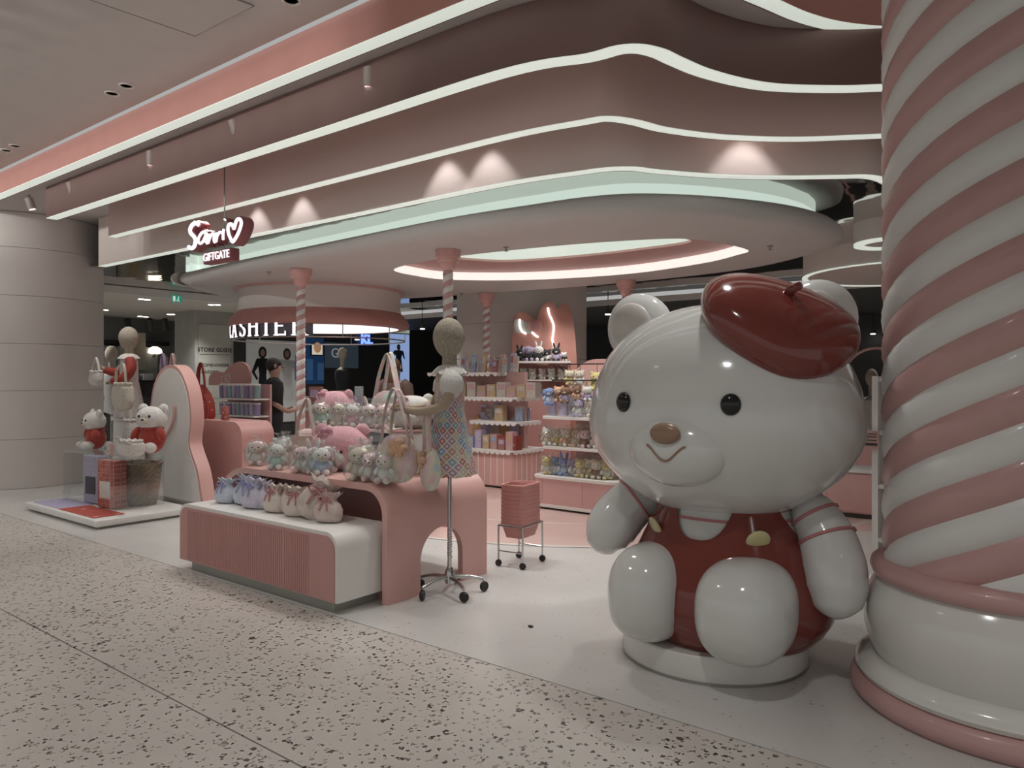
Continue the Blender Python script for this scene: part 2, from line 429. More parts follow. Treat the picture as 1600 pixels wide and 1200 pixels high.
# ---------------------------------------------------------------- stepped ceiling fascias
def path_from(h, Y, px0, px1, pts):
    """plan path: straight along the shop front between two image columns, then through back-projected points"""
    P = []
    k = 5
    for i in range(k):
        X0 = world_xy((px0 - 800) / F * dY(px0, Y), dY(px0, Y))[0]; X1 = world_xy((px1 - 800) / F * dY(px1, Y), dY(px1, Y))[0]
        P.append(Vector((X0 + (X1 - X0) * i / (k - 1), Y, 0)))
    for q in pts:
        d = h * F / (HY - q[1]); X, YY = world_xy((q[0] - 800) / F * d, d); P.append(Vector((X, YY, 0)))
    return catmull(P, 7)
def normals2d(P):
    out = []
    for i in range(len(P)):
        a, c = P[max(0, i - 1)], P[min(len(P) - 1, i + 1)]
        t = (c - a).normalized(); out.append(Vector((-t.y, t.x, 0)))     # points away from the viewer (into the shop)
    return out
FINS = {}
def fin(name, z0, z1, path, w, material, label, lean=0.0):
    Nn = normals2d(path); k = len(path)
    FINS[name] = (path, Nn, w)
    vs = []; fs = []
    rows = 7
    for i in range(k):
        p, n = path[i], Nn[i]
        f = p - n * w
        for j in range(rows):                                           # front face, slightly hollow when it leans
            t = j / (rows - 1); q = f + n * (lean * t * t); vs.append((q.x, q.y, z0 + .006 + (z1 - z0 - .006) * t))
        vs += [(p.x, p.y, z1), (p.x, p.y, z0 + .006)]
    q = rows + 2
    for i in range(k - 1):
        for j in range(q): fs.append((i * q + j, i * q + (j + 1) % q, (i + 1) * q + (j + 1) % q, (i + 1) * q + j))
    fs += [tuple(range(q)), tuple((k - 1) * q + j for j in range(q))]
    o = struct(ob(name, MB().add(vs, fs), material, smooth=35), label)
    vs = []; fs = []
    for i in range(k):
        for off in (w * .985, .006):
            g = path[i] - Nn[i] * off; vs += [(g.x, g.y, z0), (g.x, g.y, z0 + .006)]
    for i in range(k - 1):
        a, c = i * 4, i * 4 + 4
        fs += [(a, a + 2, c + 2, c), (a, c, c + 1, a + 1), (a + 2, a + 3, c + 3, c + 2), (a + 1, c + 1, c + 3, a + 3)]
    fs += [(0, 1, 3, 2), (4 * (k - 1), 4 * (k - 1) + 2, 4 * (k - 1) + 3, 4 * (k - 1) + 1)]
    ob('light_strip', MB().add(vs, fs), strip, o, smooth=0)
    e = MB()
    e.tube([(p.x, p.y, z0 + .004) for p in path], .006, 5)
    ob('edge_trim', e, fin_a, o)
    return o
Z1, Z2, Z3, Z4 = 3.61, 3.26, 3.12, 2.96
P1 = path_from(Z1 - EYE, 3.30, -420, 640, [(880, -30), (985, -48), (1085, -28), (1180, 9), (1240, 34), (1300, 49), (1378, 56), (1500, 58), (1750, 40)])
P2 = path_from(Z2 - EYE, 3.52, 90, 790, [(925, 98), (978, 85), (1012, 89), (1042, 102), (1087, 120), (1150, 136), (1212, 144), (1306, 146), (1376, 144), (1500, 142), (1750, 130)])
P3 = path_from(Z3 - EYE, 4.10, 183, 790, [(920, 195), (950, 191), (985, 196), (1025, 206), (1087, 215), (1150, 220), (1244, 222), (1378, 217), (1520, 212), (1750, 200)])
P4 = path_from(Z4 - EYE, 4.60, 166, 790, [(915, 273), (950, 268.5), (985, 267.5), (1025, 272), (1119, 279), (1212, 281), (1306, 280), (1350, 280), (1378, 289), (1400, 310), (1420, 345), (1440, 380)])
fin('trim_1', Z1, 3.90, P1, .115, salmon, 'salmon upper fascia with a white light strip along its foot', lean=.05)
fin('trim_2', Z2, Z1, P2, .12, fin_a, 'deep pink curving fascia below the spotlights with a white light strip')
fin('trim_3', Z3, Z1, P3, .10, fin_b, 'mauve pink curving fascia, third from the top, with a white light strip')
fin('trim_4', Z4, Z1, P4, .10, fin_c, 'pale pink lowest fascia above the round canopy, washed by spotlights')

# outer ceiling over the walkway, soffit behind the first fascia, mirrored ceiling over the shop
outer = [(-24, -7)] + [(8, -7)] + [(8, P1[-1].y)] + [((p - n * .11).x, (p - n * .11).y) for p, n in reversed(list(zip(P1, normals2d(P1))))] + [(-24, 3.19)]
ce = struct(ob('ceiling', fill_holes(outer, [], 3.90), ceil_m, smooth=0), 'plain grey ceiling over the walkway')
sof = [((p - n * .03).x, (p - n * .03).y) for p, n in zip(P1, normals2d(P1))] + [(8, P1[-1].y), (8, 12.2), (-24, 12.2), (-24, 3.27)]
struct(ob('ceiling_soffit', fill_holes(sof, [], Z1 + .003), soffit_m, smooth=0), 'pinkish grey soffit between the fascias')
m4 = [((p - n * .02).x, (p - n * .02).y) for p, n in zip(P4, normals2d(P4))]
mirpoly = m4 + [(m4[-1][0] + .3, 12.2), (-13.2, 12.2), (-13.2, 4.58)]
struct(ob('ceiling_mirror', fill_holes(mirpoly, [], 3.0), mir, smooth=0), 'dark mirrored ceiling above the round canopy')
# access hatch and paired recessed downlights in the outer ceiling
hp = [PD(px, py, (3.9 - EYE) * F / (HY - py)) for px, py in ((60, -30), (305, 55), (397, 8), (170, -80))]
hatch = MB().slab([(p.x, p.y) for p in hp], 3.893, 3.899)
ob('access_hatch', hatch, ceil_m, ce, smooth=0)
jt = MB()
for i in range(4):
    a, c = hp[i], hp[(i + 1) % 4]
    jt.tube([(a.x, a.y, 3.893), (c.x, c.y, 3.893)], .004, 4)
ob('hatch_joint', jt, joint, ce)

def downlight_mesh():
    ringm = MB().lathe([(.062, .0), (.062, -.006), (.05, -.008), (.045, 0), (.03, .03)], 20).mesh('rim')
    lens = MB().lathe([(0, .028), (.03, .028)], 16).mesh('lens')
    return ringm, lens
rim_me, lens_me = downlight_mesh()
lens_off = mat('lamp_glass_off', (.45, .44, .42), .25, .3)
for i, (px, py, which) in enumerate(((175, 146, 'nearer of the pair above the pink fascia'), (197, 134, 'further of the pair above the pink fascia'), (10, 235, 'nearer of the pair at the far left edge'), (24, 228, 'further of the pair at the far left edge'), (455, 1, 'single one at the top edge of the picture'))):
    p = PD(px, py, (3.9 - EYE) * F / (HY - py))
    t = thing('recessed_downlight', 'unlit recessed ceiling downlight, ' + which, 'downlight', p, group='recessed downlights in the walkway ceiling')
    ob('rim', rim_me, white, t); ob('lens', lens_me, lens_off, t)

# spotlights on the soffit between the first two fascias
can_me = MB().lathe([(.0, 0), (.045, 0), (.045, -.13), (.04, -.135), (.036, -.12), (0, -.12)], 20).mesh('housing')
face_me = MB().lathe([(0, -.124), (.036, -.124)], 16).mesh('lens')
stem_me = MB().lathe([(.012, .0), (.012, .05)], 10).mesh('stem')
bracket_m = mat('spot_housing', (.36, .29, .27), .5)
for i, (px, py, on, which) in enumerate(((365, 178, 1, 'lit, nearest to the sign'), (110, 275, 1, 'lit, second from the left end'), (45, 297, 1, 'lit, at the far left end'), (237, 222, 0, 'unlit, between the lit ones'), (578, 96, 0, 'unlit, furthest to the right'))):
    p = PY(px, py, 3.415); p.z = Z1 - .04
    t = thing('ceiling_spotlight', 'cylindrical pink-grey spotlight under the soffit, ' + which, 'spotlight', p, group='spotlights under the soffit')
    h = ob('housing', can_me, bracket_m, t, rot=(R(14) if on else 0, R(-8) if on else 0, 0))
    ob('lens', face_me, lampface if on else lens_off, h); ob('stem', stem_me, bracket_m, t, loc=(0, 0, -.01))
    if on: lamp('spot_beam', 'SPOT', (p.x, p.y - .06, p.z - .17), 26, target=(p.x + .3, p.y - 1.3, 0), spot=46, size=.04)
# wall washers between the two lowest fascias
wash_me = MB().lathe([(0, 0), (.04, 0), (.04, -.07), (.034, -.07), (0, -.05)], 16).mesh('housing')
for px, py, which in ((415, 352, 'furthest left'), (485, 330, 'second from the left'), (712, 285, 'third from the left'), (778, 272, 'second from the right'), (1155, 262, 'furthest right')):
    if px < 900:
        p = PY(px, py, 4.60)
    else:
        p = PD(px, py, 1.51 * F / (HY - 280))
    q = Vector((p.x, p.y, 0)); n = min(zip(P4, normals2d(P4)), key=lambda a: (a[0] - q).length)[1]
    loc = q - n * .30; loc.z = Z1 - .02
    t = thing('wall_washer', 'small round wall washer lamp lighting the lowest fascia, ' + which, 'downlight', loc, group='wall washers on the lowest fascia')
    ob('housing', wash_me, bracket_m, t)
    lamp('wash_beam', 'SPOT', (loc.x, loc.y, Z1 - .10), 15, color=(1, .96, .96), target=(loc.x, loc.y, 0), spot=72, blend=.45, size=.02)

# ---------------------------------------------------------------- round canopy
CZ = 2.70
cpts = [(PD(px, py, 1.435 * F / (HY - py))) for px, py in ((300, 427), (400, 405), (500, 385), (700, 345), (850, 321), (930, 310), (1000, 306), (1100, 310), (1200, 321), (1265, 337), (1285, 355))]
cpts += [(PD(px, py, 1.25 * F / (HY - py))) for px, py in ((1262, 396), (1150, 422), (960, 443), (800, 455), (640, 466), (480, 472), (370, 466), (300, 447))]
cb = catmull([Vector((p.x, p.y, 0)) for p in cpts], 6, closed=True)
cen = sum(cb, Vector()) / len(cb)
def offset_loop(L, o):
    out = []
    k = len(L)
    for i in range(k):
        t = (L[(i + 1) % k] - L[(i - 1) % k]).normalized(); n = Vector((t.y, -t.x, 0))
        if n.dot(L[i] - cen) < 0: n = -n
        out.append(L[i] + n * o)
    return out
canopy = struct(bpy.data.objects.new('ceiling_canopy', None), 'large rounded cream canopy with a soft edge hung over the shop'); COL.objects.link(canopy)
prof = [(-.06, 2.885), (.05, 2.885), (.13, 2.872), (.175, 2.835), (.185, 2.79), (.165, 2.745), (.11, 2.715), (.03, 2.702), (-.10, 2.70)]
m = MB(); k = len(cb); vs = []; fs = []
for o_, z in prof: vs += [(p.x, p.y, z) for p in offset_loop(cb, o_)]
for j in range(len(prof) - 1):
    for i in range(k): fs.append((j * k + i, j * k + (i + 1) % k, (j + 1) * k + (i + 1) % k, (j + 1) * k + i))
canopy_m = mat('canopy_paint', (.585, .56, .54), .6, var=.02, scale=2)
ob('soft_edge', MB().add(vs, fs), canopy_m, canopy, smooth=60)
def at_h(px, py, z):
    p = PD(px, py, (z - EYE) * F / (HY - py)); return Vector((p.x, p.y, 0))
hole = catmull([at_h(px, py, CZ) for px, py in ((615, 422), (650, 431), (700, 437), (800, 438), (900, 434), (1000, 426), (1100, 411), (1150, 399), (1169, 391), (1120, 379), (1060, 373), (950, 378), (840, 387), (720, 400), (650, 411))], 5, closed=True)
ob('underside', fill_holes(offset_loop(cb, -.10), [hole], CZ), canopy_m, canopy, smooth=0)
vs = []; fs = []
for z in (2.71, 3.0): vs += [(p.x, p.y, z) for p in offset_loop(cb, -.06)]
for i in range(k): fs.append((i, (i + 1) % k, (i + 1) % k + k, i + k))
ob('light_band', MB().add(vs, fs), band_l, canopy, smooth=60)
# lit cove in the underside
kk = len(hole); vs = []; fs = []
for z in (CZ, 2.80): vs += [(p.x, p.y, z) for p in hole]
for i in range(kk): fs.append((i, (i + 1) % kk, (i + 1) % kk + kk, i + kk))
ob('cove_strip', MB().add(vs, fs), neon_soft, canopy, smooth=60)
hole2 = catmull([at_h(px, py, 2.80) for px, py in ((690, 401), (740, 407), (800, 409), (900, 402), (1000, 391), (1075, 380), (1060, 372), (950, 368), (840, 376), (740, 388))], 5, closed=True)
hc = sum(hole, Vector()) / kk
big = [hc + (p - hc) * 1.02 for p in hole]
ob('cove_ceiling', fill_holes(big, [hole2], 2.80), pink_dk, canopy, smooth=0)
vs = []; fs = []
for z in (2.80, 2.825): vs += [(p.x, p.y, z) for p in hole2]
for i in range(len(hole2)): fs.append((i, (i + 1) % len(hole2), (i + 1) % len(hole2) + len(hole2), i + len(hole2)))
ob('panel_reveal', MB().add(vs, fs), pink_lt, canopy, smooth=60)
ob('luminous_panel', fill_holes(hole2, [], 2.825), band_l, canopy, smooth=0)
sp_me = MB().lathe([(.03, 0), (.03, -.008), (.008, -.012), (.008, -.035), (.018, -.037), (.018, -.042), (0, -.043)], 12).mesh('sprinkler')
for i, (px, py, which) in enumerate(((791, 386, 'before the lit oval'), (721, 458, 'behind the front striped pole'), (1203, 384, 'near the right end of the canopy'), (420, 425, 'near the left end of the canopy'))):
    p = at_h(px, py, CZ); p.z = CZ
    tag(ob('sprinkler_head', sp_me, steel, None, p), 'small metal sprinkler head under the canopy, ' + which, 'sprinkler', 'sprinkler heads under the canopy')

# ---------------------------------------------------------------- round columns and back facades
def seam_column(name, c, r, z1, seams, label):
    o = struct(bpy.data.objects.new(name, None), label); COL.objects.link(o); o.location = (c[0], c[1], 0)
    zs = [0] + seams + [z1]
    for a, bz in zip(zs[:-1], zs[1:]):
        ob('drum_panel', MB().lathe([(r - .01, a), (r, a + .004), (r, bz - .004), (r - .01, bz)], 64), cream, o)
    return o
cx, cy = world_xy(-6.87, 10.5)
zl = [EYE - (y - HY) / F * 9.55 for y in (688, 611, 536, 460, 384)]
seam_column('column_round', (cx, cy), .955, Z1, zl, 'massive cream round column with horizontal joints at the left')

# ---------------------------------------------------------------- aisle and neighbouring shops beyond the mirrored ceiling
cream_c = mat('aisle_ceiling_paint', (.60, .56, .49), .7, var=.02)
struct(ob('ceiling_aisle', fill_holes([(-24, 2), (-12.9, 2), (-12.9, 13.4), (-24, 13.4)], [], 2.9), cream_c, smooth=0), 'low pale ceiling of the aisle behind the shop at the left')
struct(ob('ceiling_back', fill_holes([(-24, 12.2), (8, 12.2), (8, 20), (-24, 20)], [], 2.86), dark, smooth=0), 'dark low ceiling of the neighbouring shops at the back')
struct(ob('trim_5', MB().box(-12.95, -12.86, 2, 12.2, 2.86, 2.99), white, smooth=0), 'white edge of the aisle ceiling at the left')
struct(ob('trim_6', MB().box(-12.86, 8, 12.15, 12.25, 2.82, 2.92), white, smooth=0), 'white edge of the ceiling at the back')
struct(ob('wall_left', MB().box(-16.2, -16, 9.2, 20, 0, 2.9), dark, smooth=0), 'dark wall of the neighbouring shops behind the till')
struct(ob('wall_back', MB().box(-16, 8, 18.2, 18.4, 0, 2.9), dark, smooth=0), 'dark wall at the back of the neighbouring shops')
struct(ob('wall_far_left', MB().box(-18.7, -18.5, 2, 12, 0, 2.9), grey, smooth=0), 'grey wall of the shop beyond the aisle')
struct(ob('wall_right', MB().box(4.6, 4.7, 5.0, 18.2, 0, 3.9), cream, smooth=0), 'cream side wall at the right of the shop')
# the pillar with the floor directory
pil = struct(ob('column_square', MB().box(-15.95, -15.1, 8.36, 9.26, 0, 2.9), greyl, smooth=0), 'square grey pillar beyond the aisle')
guide = thing('floor_directory', 'grey floor directory panel reading store guide on the square pillar', 'sign', (-15.098, 8.81, 1.55))
ob('panel', MB().box(0, .02, -.37, .37, -1.3, 1.05), mat('directory_panel', (.52, .51, .45), .5), guide, smooth=0)
ink = mat('dark_ink', (.05, .05, .045), .6)
for body, z, size, y in (('STORE GUIDE', .50, .125, .0), ('WOMENSWEAR', .17, .095, -.02), ('LINGERIE', .02, .095, -.12)):
    ob('lettering', text_mesh(body, size, .003, spacing=1.05, bold=.002 if size > .1 else 0), ink, guide, loc=(.024, y, z), rot=(R(90), 0, R(90)))
ob('underline', MB().box(.02, .026, -.36, .35, .40, .408), ink, guide, smooth=0)

# the shop left of the pillar: cabinets, rail with clothes, dark beam
cab = mat('cabinet_grey', (.34, .34, .33), .5)
beam = struct(ob('trim_7', MB().box(-18.5, -18.2, 4.0, 9.4, 2.24, 2.34), black, smooth=0), 'dark beam across the neighbouring shop')
for i in range(4):
    y0 = 5.2 + i * .98
    t = thing('wall_cabinet', 'grey wall cabinet in the shop beyond the aisle, number %s from the column' % ('one', 'two', 'three', 'four')[i], 'cabinet', (-18.2, y0, 1.42), group='wall cabinets in the far shop')
    ob('body', MB().box(-.28, 0, 0, .96, 0, .78), cab, t, smooth=0)
    ob('door', MB().box(0, .02, .01, .95, .01, .77), cab, t, smooth=0)
for i, (px, py, w, h, c) in enumerate(((208, 549, .5, .9, (.55, .40, .22)), (242, 548, .28, .2, (.8, .75, .6)))):
    p = PX(px, py, -18.15)
    if i == 0:
        t = thing('wall_picture', 'small lit panel with dry yellow reeds in the far shop', 'picture', p)
        ob('panel', MB().box(-.02, 0, -.3, .3, -.45, .45), mat('reed_panel', (.42, .38, .30), .6), t, smooth=0)
        for a in (-20, -8, 5, 16): ob('reed', MB().tube([(.01, 0, -.42), (.012, math.sin(R(a)) * .4, .1), (.012, math.sin(R(a)) * .75, .4)], [.012, .014, .02], 6), mat('reed', c, .7), t)
    else:
        t = thing('display_lamp', 'small glowing lamp on the shelf of the far shop', 'lamp', p)
        ob('shade', MB().lathe([(.10, -.08), (.17, -.05), (.15, .04), (.06, .1), (0, .1)], 16), mat('lamp_shade_glow', c, .5, emit=(1, .9, .7), es=1.6), t)
        ob('base', MB().lathe([(.05, -.12), (.03, -.08), (.0, -.08)], 12), black, t)
rail = thing('clothes_rail', 'black clothes rail with dark garments in the far shop', 'rack', (-16.6, 6.35, 0))
ob('bar', MB().tube([(0, -.9, 1.52), (0, 1.1, 1.52)], .025, 8), black, rail)
for y in (-.9, 1.1): ob('post', MB().tube([(0, y, 0), (0, y, 1.54)], .025, 8), black, rail)
gcol = [(.02, .02, .025), (.05, .045, .05), (.03, .03, .03), (.25, .22, .24), (.02, .02, .02)]
random.seed(4)
for i in range(13):
    y = -.8 + i * .145
    m = MB().prism([(-.20, .0), (-.16, .78), (-.05, .86), (.05, .86), (.16, .78), (.20, 0)], -.03, .03)
    ob('garment', m, mat('garment_%d' % (i % 5), gcol[i % 5], .9), rail, loc=(0, y, .62 + .05 * random.random()), rot=(0, 0, R(8 * random.random())), smooth=0)
shop_shelf = thing('glass_shelf_unit', 'dark shelf unit with small boxes in the far shop', 'shelf', (-17.9, 7.6, 0))
ob('board', MB().box(-.25, .25, -1.3, 1.3, 1.34, 1.38), black, shop_shelf, smooth=0)
ob('body', MB().box(-.25, .2, -1.3, 1.3, 0, 1.0), dark, shop_shelf, smooth=0)
for i in range(7):
    y = -1.1 + i * .36; c = ((.6, .6, .58), (.08, .08, .09), (.45, .40, .46))[i % 3]
    tag(ob('gift_box', MB().rbox(.2, .24, .16 + .05 * (i % 2), .01, 1), mat('gift_box_%d' % (i % 3), c, .6), None, (-17.85, 7.6 + y, 1.46 + .025 * (i % 2)), smooth=0), 'small dim box on the far shop shelf, %s from the left' % ('first', 'second', 'third', 'fourth', 'fifth', 'sixth', 'seventh')[i], 'box', 'boxes on the far shop shelf')
# downlights in the aisle ceiling
dl_me = MB().lathe([(.0, -.004), (.07, -.004), (.085, -.002), (.085, .0)], 14).mesh('rim')
dlf_me = MB().lathe([(0, -.008), (.06, -.008)], 12).mesh('lens')
names = 'first second third fourth fifth sixth seventh eighth ninth tenth eleventh twelfth'.split()
for i, (px, py) in enumerate(((221, 467), (230, 468), (330, 476), (340, 476), (165, 484), (178, 499), (186, 500), (219, 494), (228, 495), (265, 491), (272, 491), (268, 503))):
    d = (2.9 - EYE) * F / (HY - py); p = PD(px, py, d); p.z = 2.899
    t = thing('aisle_downlight', 'bright recessed lamp in the aisle ceiling, %s from the left' % names[sorted(range(12), key=lambda k: (221, 230, 330, 340, 165, 178, 186, 219, 228, 265, 272, 268)[k]).index(i)], 'downlight', p, group='lamps in the aisle ceiling')
    ob('rim', dl_me, steel, t); ob('lens', dlf_me, lampface, t)
for i, (px, py, X) in enumerate(((197, 505, None), (232, 503, None), (256, 507, None))):
    d = 1.45 * F / (HY - 497); p = PD(px, 497, d); p.z = 2.895
    t = thing('track_spotlight', 'dark cylinder track light in the far shop, %s from the left' % names[i], 'spotlight', p, group='track lights in the far shop')
    h = ob('housing', MB().lathe([(0, -.03), (.08, -.03), (.08, -.30), (.07, -.30), (0, -.26)], 14), dark, t, rot=(R(18), R(12), 0)); ob('stem', MB().tube([(0, 0, 0), (0, 0, -.06)], .02, 6), dark, t)
ex = thing('exit_sign', 'small green running-man exit sign hung under the aisle ceiling', 'sign', PX(276, 467, -12.8))
ob('panel', MB().box(-.01, .01, -.085, .085, -.06, .06), mat('exit_green', (.02, .22, .16), .4, emit=(.03, .30, .20), es=.5), ex, smooth=0)
sym = MB().ell((.012, .03, .03), (.004, .012, .012), 8, 6); sym.tube([(.012, .03, .015), (.012, .02, -.01), (.012, .04, -.045)], .007, 6); sym.tube([(.012, .02, -.01), (.012, -.005, -.04)], .007, 6); sym.box(.011, .014, -.07, -.03, -.045, .045)
ob('symbol', sym, mat('exit_white', (.8, .85, .8), .5, emit=(.8, .9, .85), es=.5), ex)

# panels on the dark wall behind the till
def wall_rect(px0, px1, py0, py1, X):
    a, c = PX(px0, py0, X), PX(px1, py1, X); cxy = (a + c) / 2
    a2 = PX(px0, py1, X)
    zt = (PX((px0 + px1) / 2, py0, X)).z; zb = (PX((px0 + px1) / 2, py1, X)).z
    return Vector((X, (a.y + c.y) / 2, (zt + zb) / 2)), abs(c.y - a.y), zt - zb
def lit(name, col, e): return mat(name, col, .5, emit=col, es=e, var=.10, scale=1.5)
c0, w, h = wall_rect(385, 466, 532, 660, -15.96)
po = thing('fashion_poster', 'large pale poster of two women, one in black and one in white', 'poster', c0)
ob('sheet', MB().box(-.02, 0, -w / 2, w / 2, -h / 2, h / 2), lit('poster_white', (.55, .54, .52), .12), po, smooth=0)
def figure(parent, y, z, s, cloth, hair, skin, wide=1.0):
    """flat print of a standing person on a poster"""
    def fl_(pts): return MB().add([(.004, y + a * s, z + c * s) for a, c in pts], [tuple(range(len(pts)))])
    W = wide
    dress = [(-.10 * W, .52), (-.17 * W, .50), (-.30 * W, .18), (-.16 * W, -.02), (-.12 * W, .02), (-.22 * W, .18), (-.12 * W, .32), (-.09 * W, .12), (-.16 * W, -.5), (.16 * W, -.5), (.10 * W, .12), (.13 * W, .32), (.20 * W, .12), (.25 * W, .10), (.18 * W, .48), (.10 * W, .52)]
    ob('print_figure', fl_(dress), cloth, parent, smooth=0)
    ob('print_hair', fl_([(.115 * math.cos(t), .66 + .15 * math.sin(t)) for t in [2 * math.pi * k / 12 for k in range(12)]]), hair, parent, smooth=0)
    hd = fl_([(.065 * math.cos(t), .655 + .09 * math.sin(t)) for t in [2 * math.pi * k / 12 for k in range(12)]])
    hd.v = [(x + .003, yy, zz) for x, yy, zz in hd.v]
    ob('print_face', hd, skin, parent, smooth=0)
skin_p = mat('print_skin', (.42, .28, .22), .7); hair_p = mat('print_hair', (.02, .015, .012), .7)
figure(po, -.30, .05, 1.0, mat('print_black', (.015, .015, .017), .7), hair_p, skin_p)
figure(po, .40, .03, 1.0, mat('print_white', (.72, .71, .69), .7), mat('print_brown', (.08, .05, .035), .7), skin_p, 1.3)
c0, w, h = wall_rect(466, 506, 528, 600, -15.96)
t = thing('blue_wall_panel', 'dark blue printed panel behind the front striped pole', 'poster', c0)
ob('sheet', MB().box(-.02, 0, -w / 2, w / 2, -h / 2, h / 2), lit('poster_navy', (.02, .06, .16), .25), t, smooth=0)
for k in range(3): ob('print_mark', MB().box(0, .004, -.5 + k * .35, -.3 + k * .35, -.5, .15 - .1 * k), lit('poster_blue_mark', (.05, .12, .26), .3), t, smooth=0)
c0, w, h = wall_rect(486, 505, 536, 556, -15.93)
t = thing('small_lightbox', 'small warm lightbox with a portrait in the dark shop', 'lightbox', c0)
ob('frame', MB().box(-.03, 0, -w / 2, w / 2, -h / 2, h / 2), black, t, smooth=0)
ob('sheet', MB().box(0, .01, -w / 2 + .03, w / 2 - .03, -h / 2 + .03, h / 2 - .03), lit('lightbox_warm', (.62, .55, .45), .7), t, smooth=0)
ob('print_face', MB().add([(.014, .12 * math.cos(a), .05 + .14 * math.sin(a)) for a in [2 * math.pi * k / 14 for k in range(14)]], [tuple(range(14))]), lit('print_warm', (.45, .24, .13), .5), t, smooth=0)
c0, w, h = wall_rect(508, 560, 536, 575, -15.93)
t = thing('grey_sign_panel', 'dim grey blue panel reading G-3 in the dark shop', 'sign', c0)
ob('panel', MB().box(-.02, 0, -w / 2, w / 2, -h / 2, h / 2), lit('panel_slate', (.05, .07, .09), .3), t, smooth=0)
ob('lettering', text_mesh('G-3', .36, .004), lit('panel_text', (.35, .38, .42), .4), t, loc=(.01, -.1, .05), rot=(R(90), 0, R(90)))
p = PX(573, 531, -15.94)
t = thing('blue_letter_sign', 'glowing blue letters K L in the dark shop', 'sign', p)
ob('lettering', text_mesh('KL', .36, .02, bold=.012), mat('blue_glow', (.1, .2, .8), .4, emit=(.12, .22, 1.0), es=2.2), t, rot=(R(90), 0, R(90)))
ob('bracket', MB().box(-.06, -.02, -.3, .3, -.2, -.17), black, t, smooth=0)
c0, w, h = wall_rect(608, 640, 521, 640, -15.95)
t = thing('blue_lightbox', 'tall pale blue lightbox with a seated woman', 'lightbox', c0)
ob('frame', MB().box(-.05, 0, -w / 2, w / 2, -h / 2, h / 2), black, t, smooth=0)
ob('sheet', MB().box(0, .01, -w / 2 + .02, w / 2 - .02, -h / 2 + .02, h / 2 - .02), lit('lightbox_blue', (.30, .42, .72), .62), t, smooth=0)
figure(t, -.05, .30, .62, mat('print_slate', (.06, .09, .16), .7), hair_p, skin_p, 1.7)
for ch in t.children:
    if ch.name.startswith('print'): ch.location.x += .012
c0, w, h = wall_rect(585, 640, 507, 519.5, -15.93)
t = thing('pale_lightbox_sign', 'pale green lit strip sign above the blue lightbox', 'sign', c0)
ob('panel', MB().box(-.03, 0, -w / 2, w / 2, -h / 2, h / 2), lit('lightbox_green', (.42, .50, .38), .5), t, smooth=0)
ob('print_line', MB().box(.002, .006, .1, w / 2 - .1, -.03, .02), ink, t, smooth=0)
struct(ob('column_square_dark', MB().box(-12.3, -11.9, 13.6, 14.2, 0, 2.86), dark, smooth=0), 'dark square pillar at the back')
struct(ob('column_square_pale', MB().box(-11.6, -11.1, 13.7, 14.2, 0, 2.86), greyl, smooth=0), 'pale square pillar at the back')
for i, (px, py) in enumerate(((533, 513), (545, 525), (558, 529), (660, 512), (950, 489), (1316, 464), (1357, 464), (1364, 520))):
    d = 16.5 if py > 495 else 14.0
    p = PD(px, py, d); cz = 2.86 if p.y > 12.2 else (3.0 if p.x > -12.9 else 2.9)
    t = thing('shop_lamp', 'tiny bright pendant spot in the dark shops behind, %s from the left' % names[i], 'lamp', p, group='pendant spots in the dark shops')
    ob('lens', MB().lathe([(0, -.035), (.05, -.035), (.055, 0), (0, 0)], 12), lampface, t)
    ob('housing', MB().lathe([(.058, -.02), (.058, .07), (.01, .08)], 12, caps=False), dark, t)
    ob('cord', MB().tube([(0, 0, .07), (0, 0, cz - p.z)], .008, 5), black, t)
# mannequins and goods on the wall rack of the dark shop
lin = mat('mannequin_linen', (.40, .35, .28), .9, var=.2, scale=60, bump=.4, bscale=160)
for i, (px, py, d) in enumerate(((535, 553, 17.0), (174, 553, 13.5), (1362, 590, 12.5))):
    t = thing('background_mannequin', ('pale egg-headed mannequin in the dark shop', 'small pale mannequin head beside the round column', 'white mannequin beyond the big statue')[i], 'mannequin', PD(px, py, d))
    ob('head', MB().ell((0, 0, 0), (.10, .11, .15), 14, 10), lin, t); ob('neck', MB().lathe([(.05, -.12), (.045, -.3), (.12, -.36)], 12), lin, t)
    ob('stand', MB().lathe([(.16, -t.location.z), (.16, -t.location.z + .02), (.02, -t.location.z + .03), (.02, -1.05), (0, -1.05)], 14), steel, t)
    ob('torso', MB().lathe([(.03, -.30), (.20, -.38), (.22, -.5), (.16, -.8), (.20, -1.05), (.02, -1.1)], 16, sy=.65), mat('knit_white', (.55, .54, .52), .9) if i else mat('knit_dark', (.03, .03, .035), .9), t)
c_big = world_xy((815 - 800) / F * 12.4, 12.4)
bigc = seam_column('column_round_back', c_big, 1.08, 3.0, [.62, 1.25, 1.75, 2.3], 'large cream round column behind the shelves')

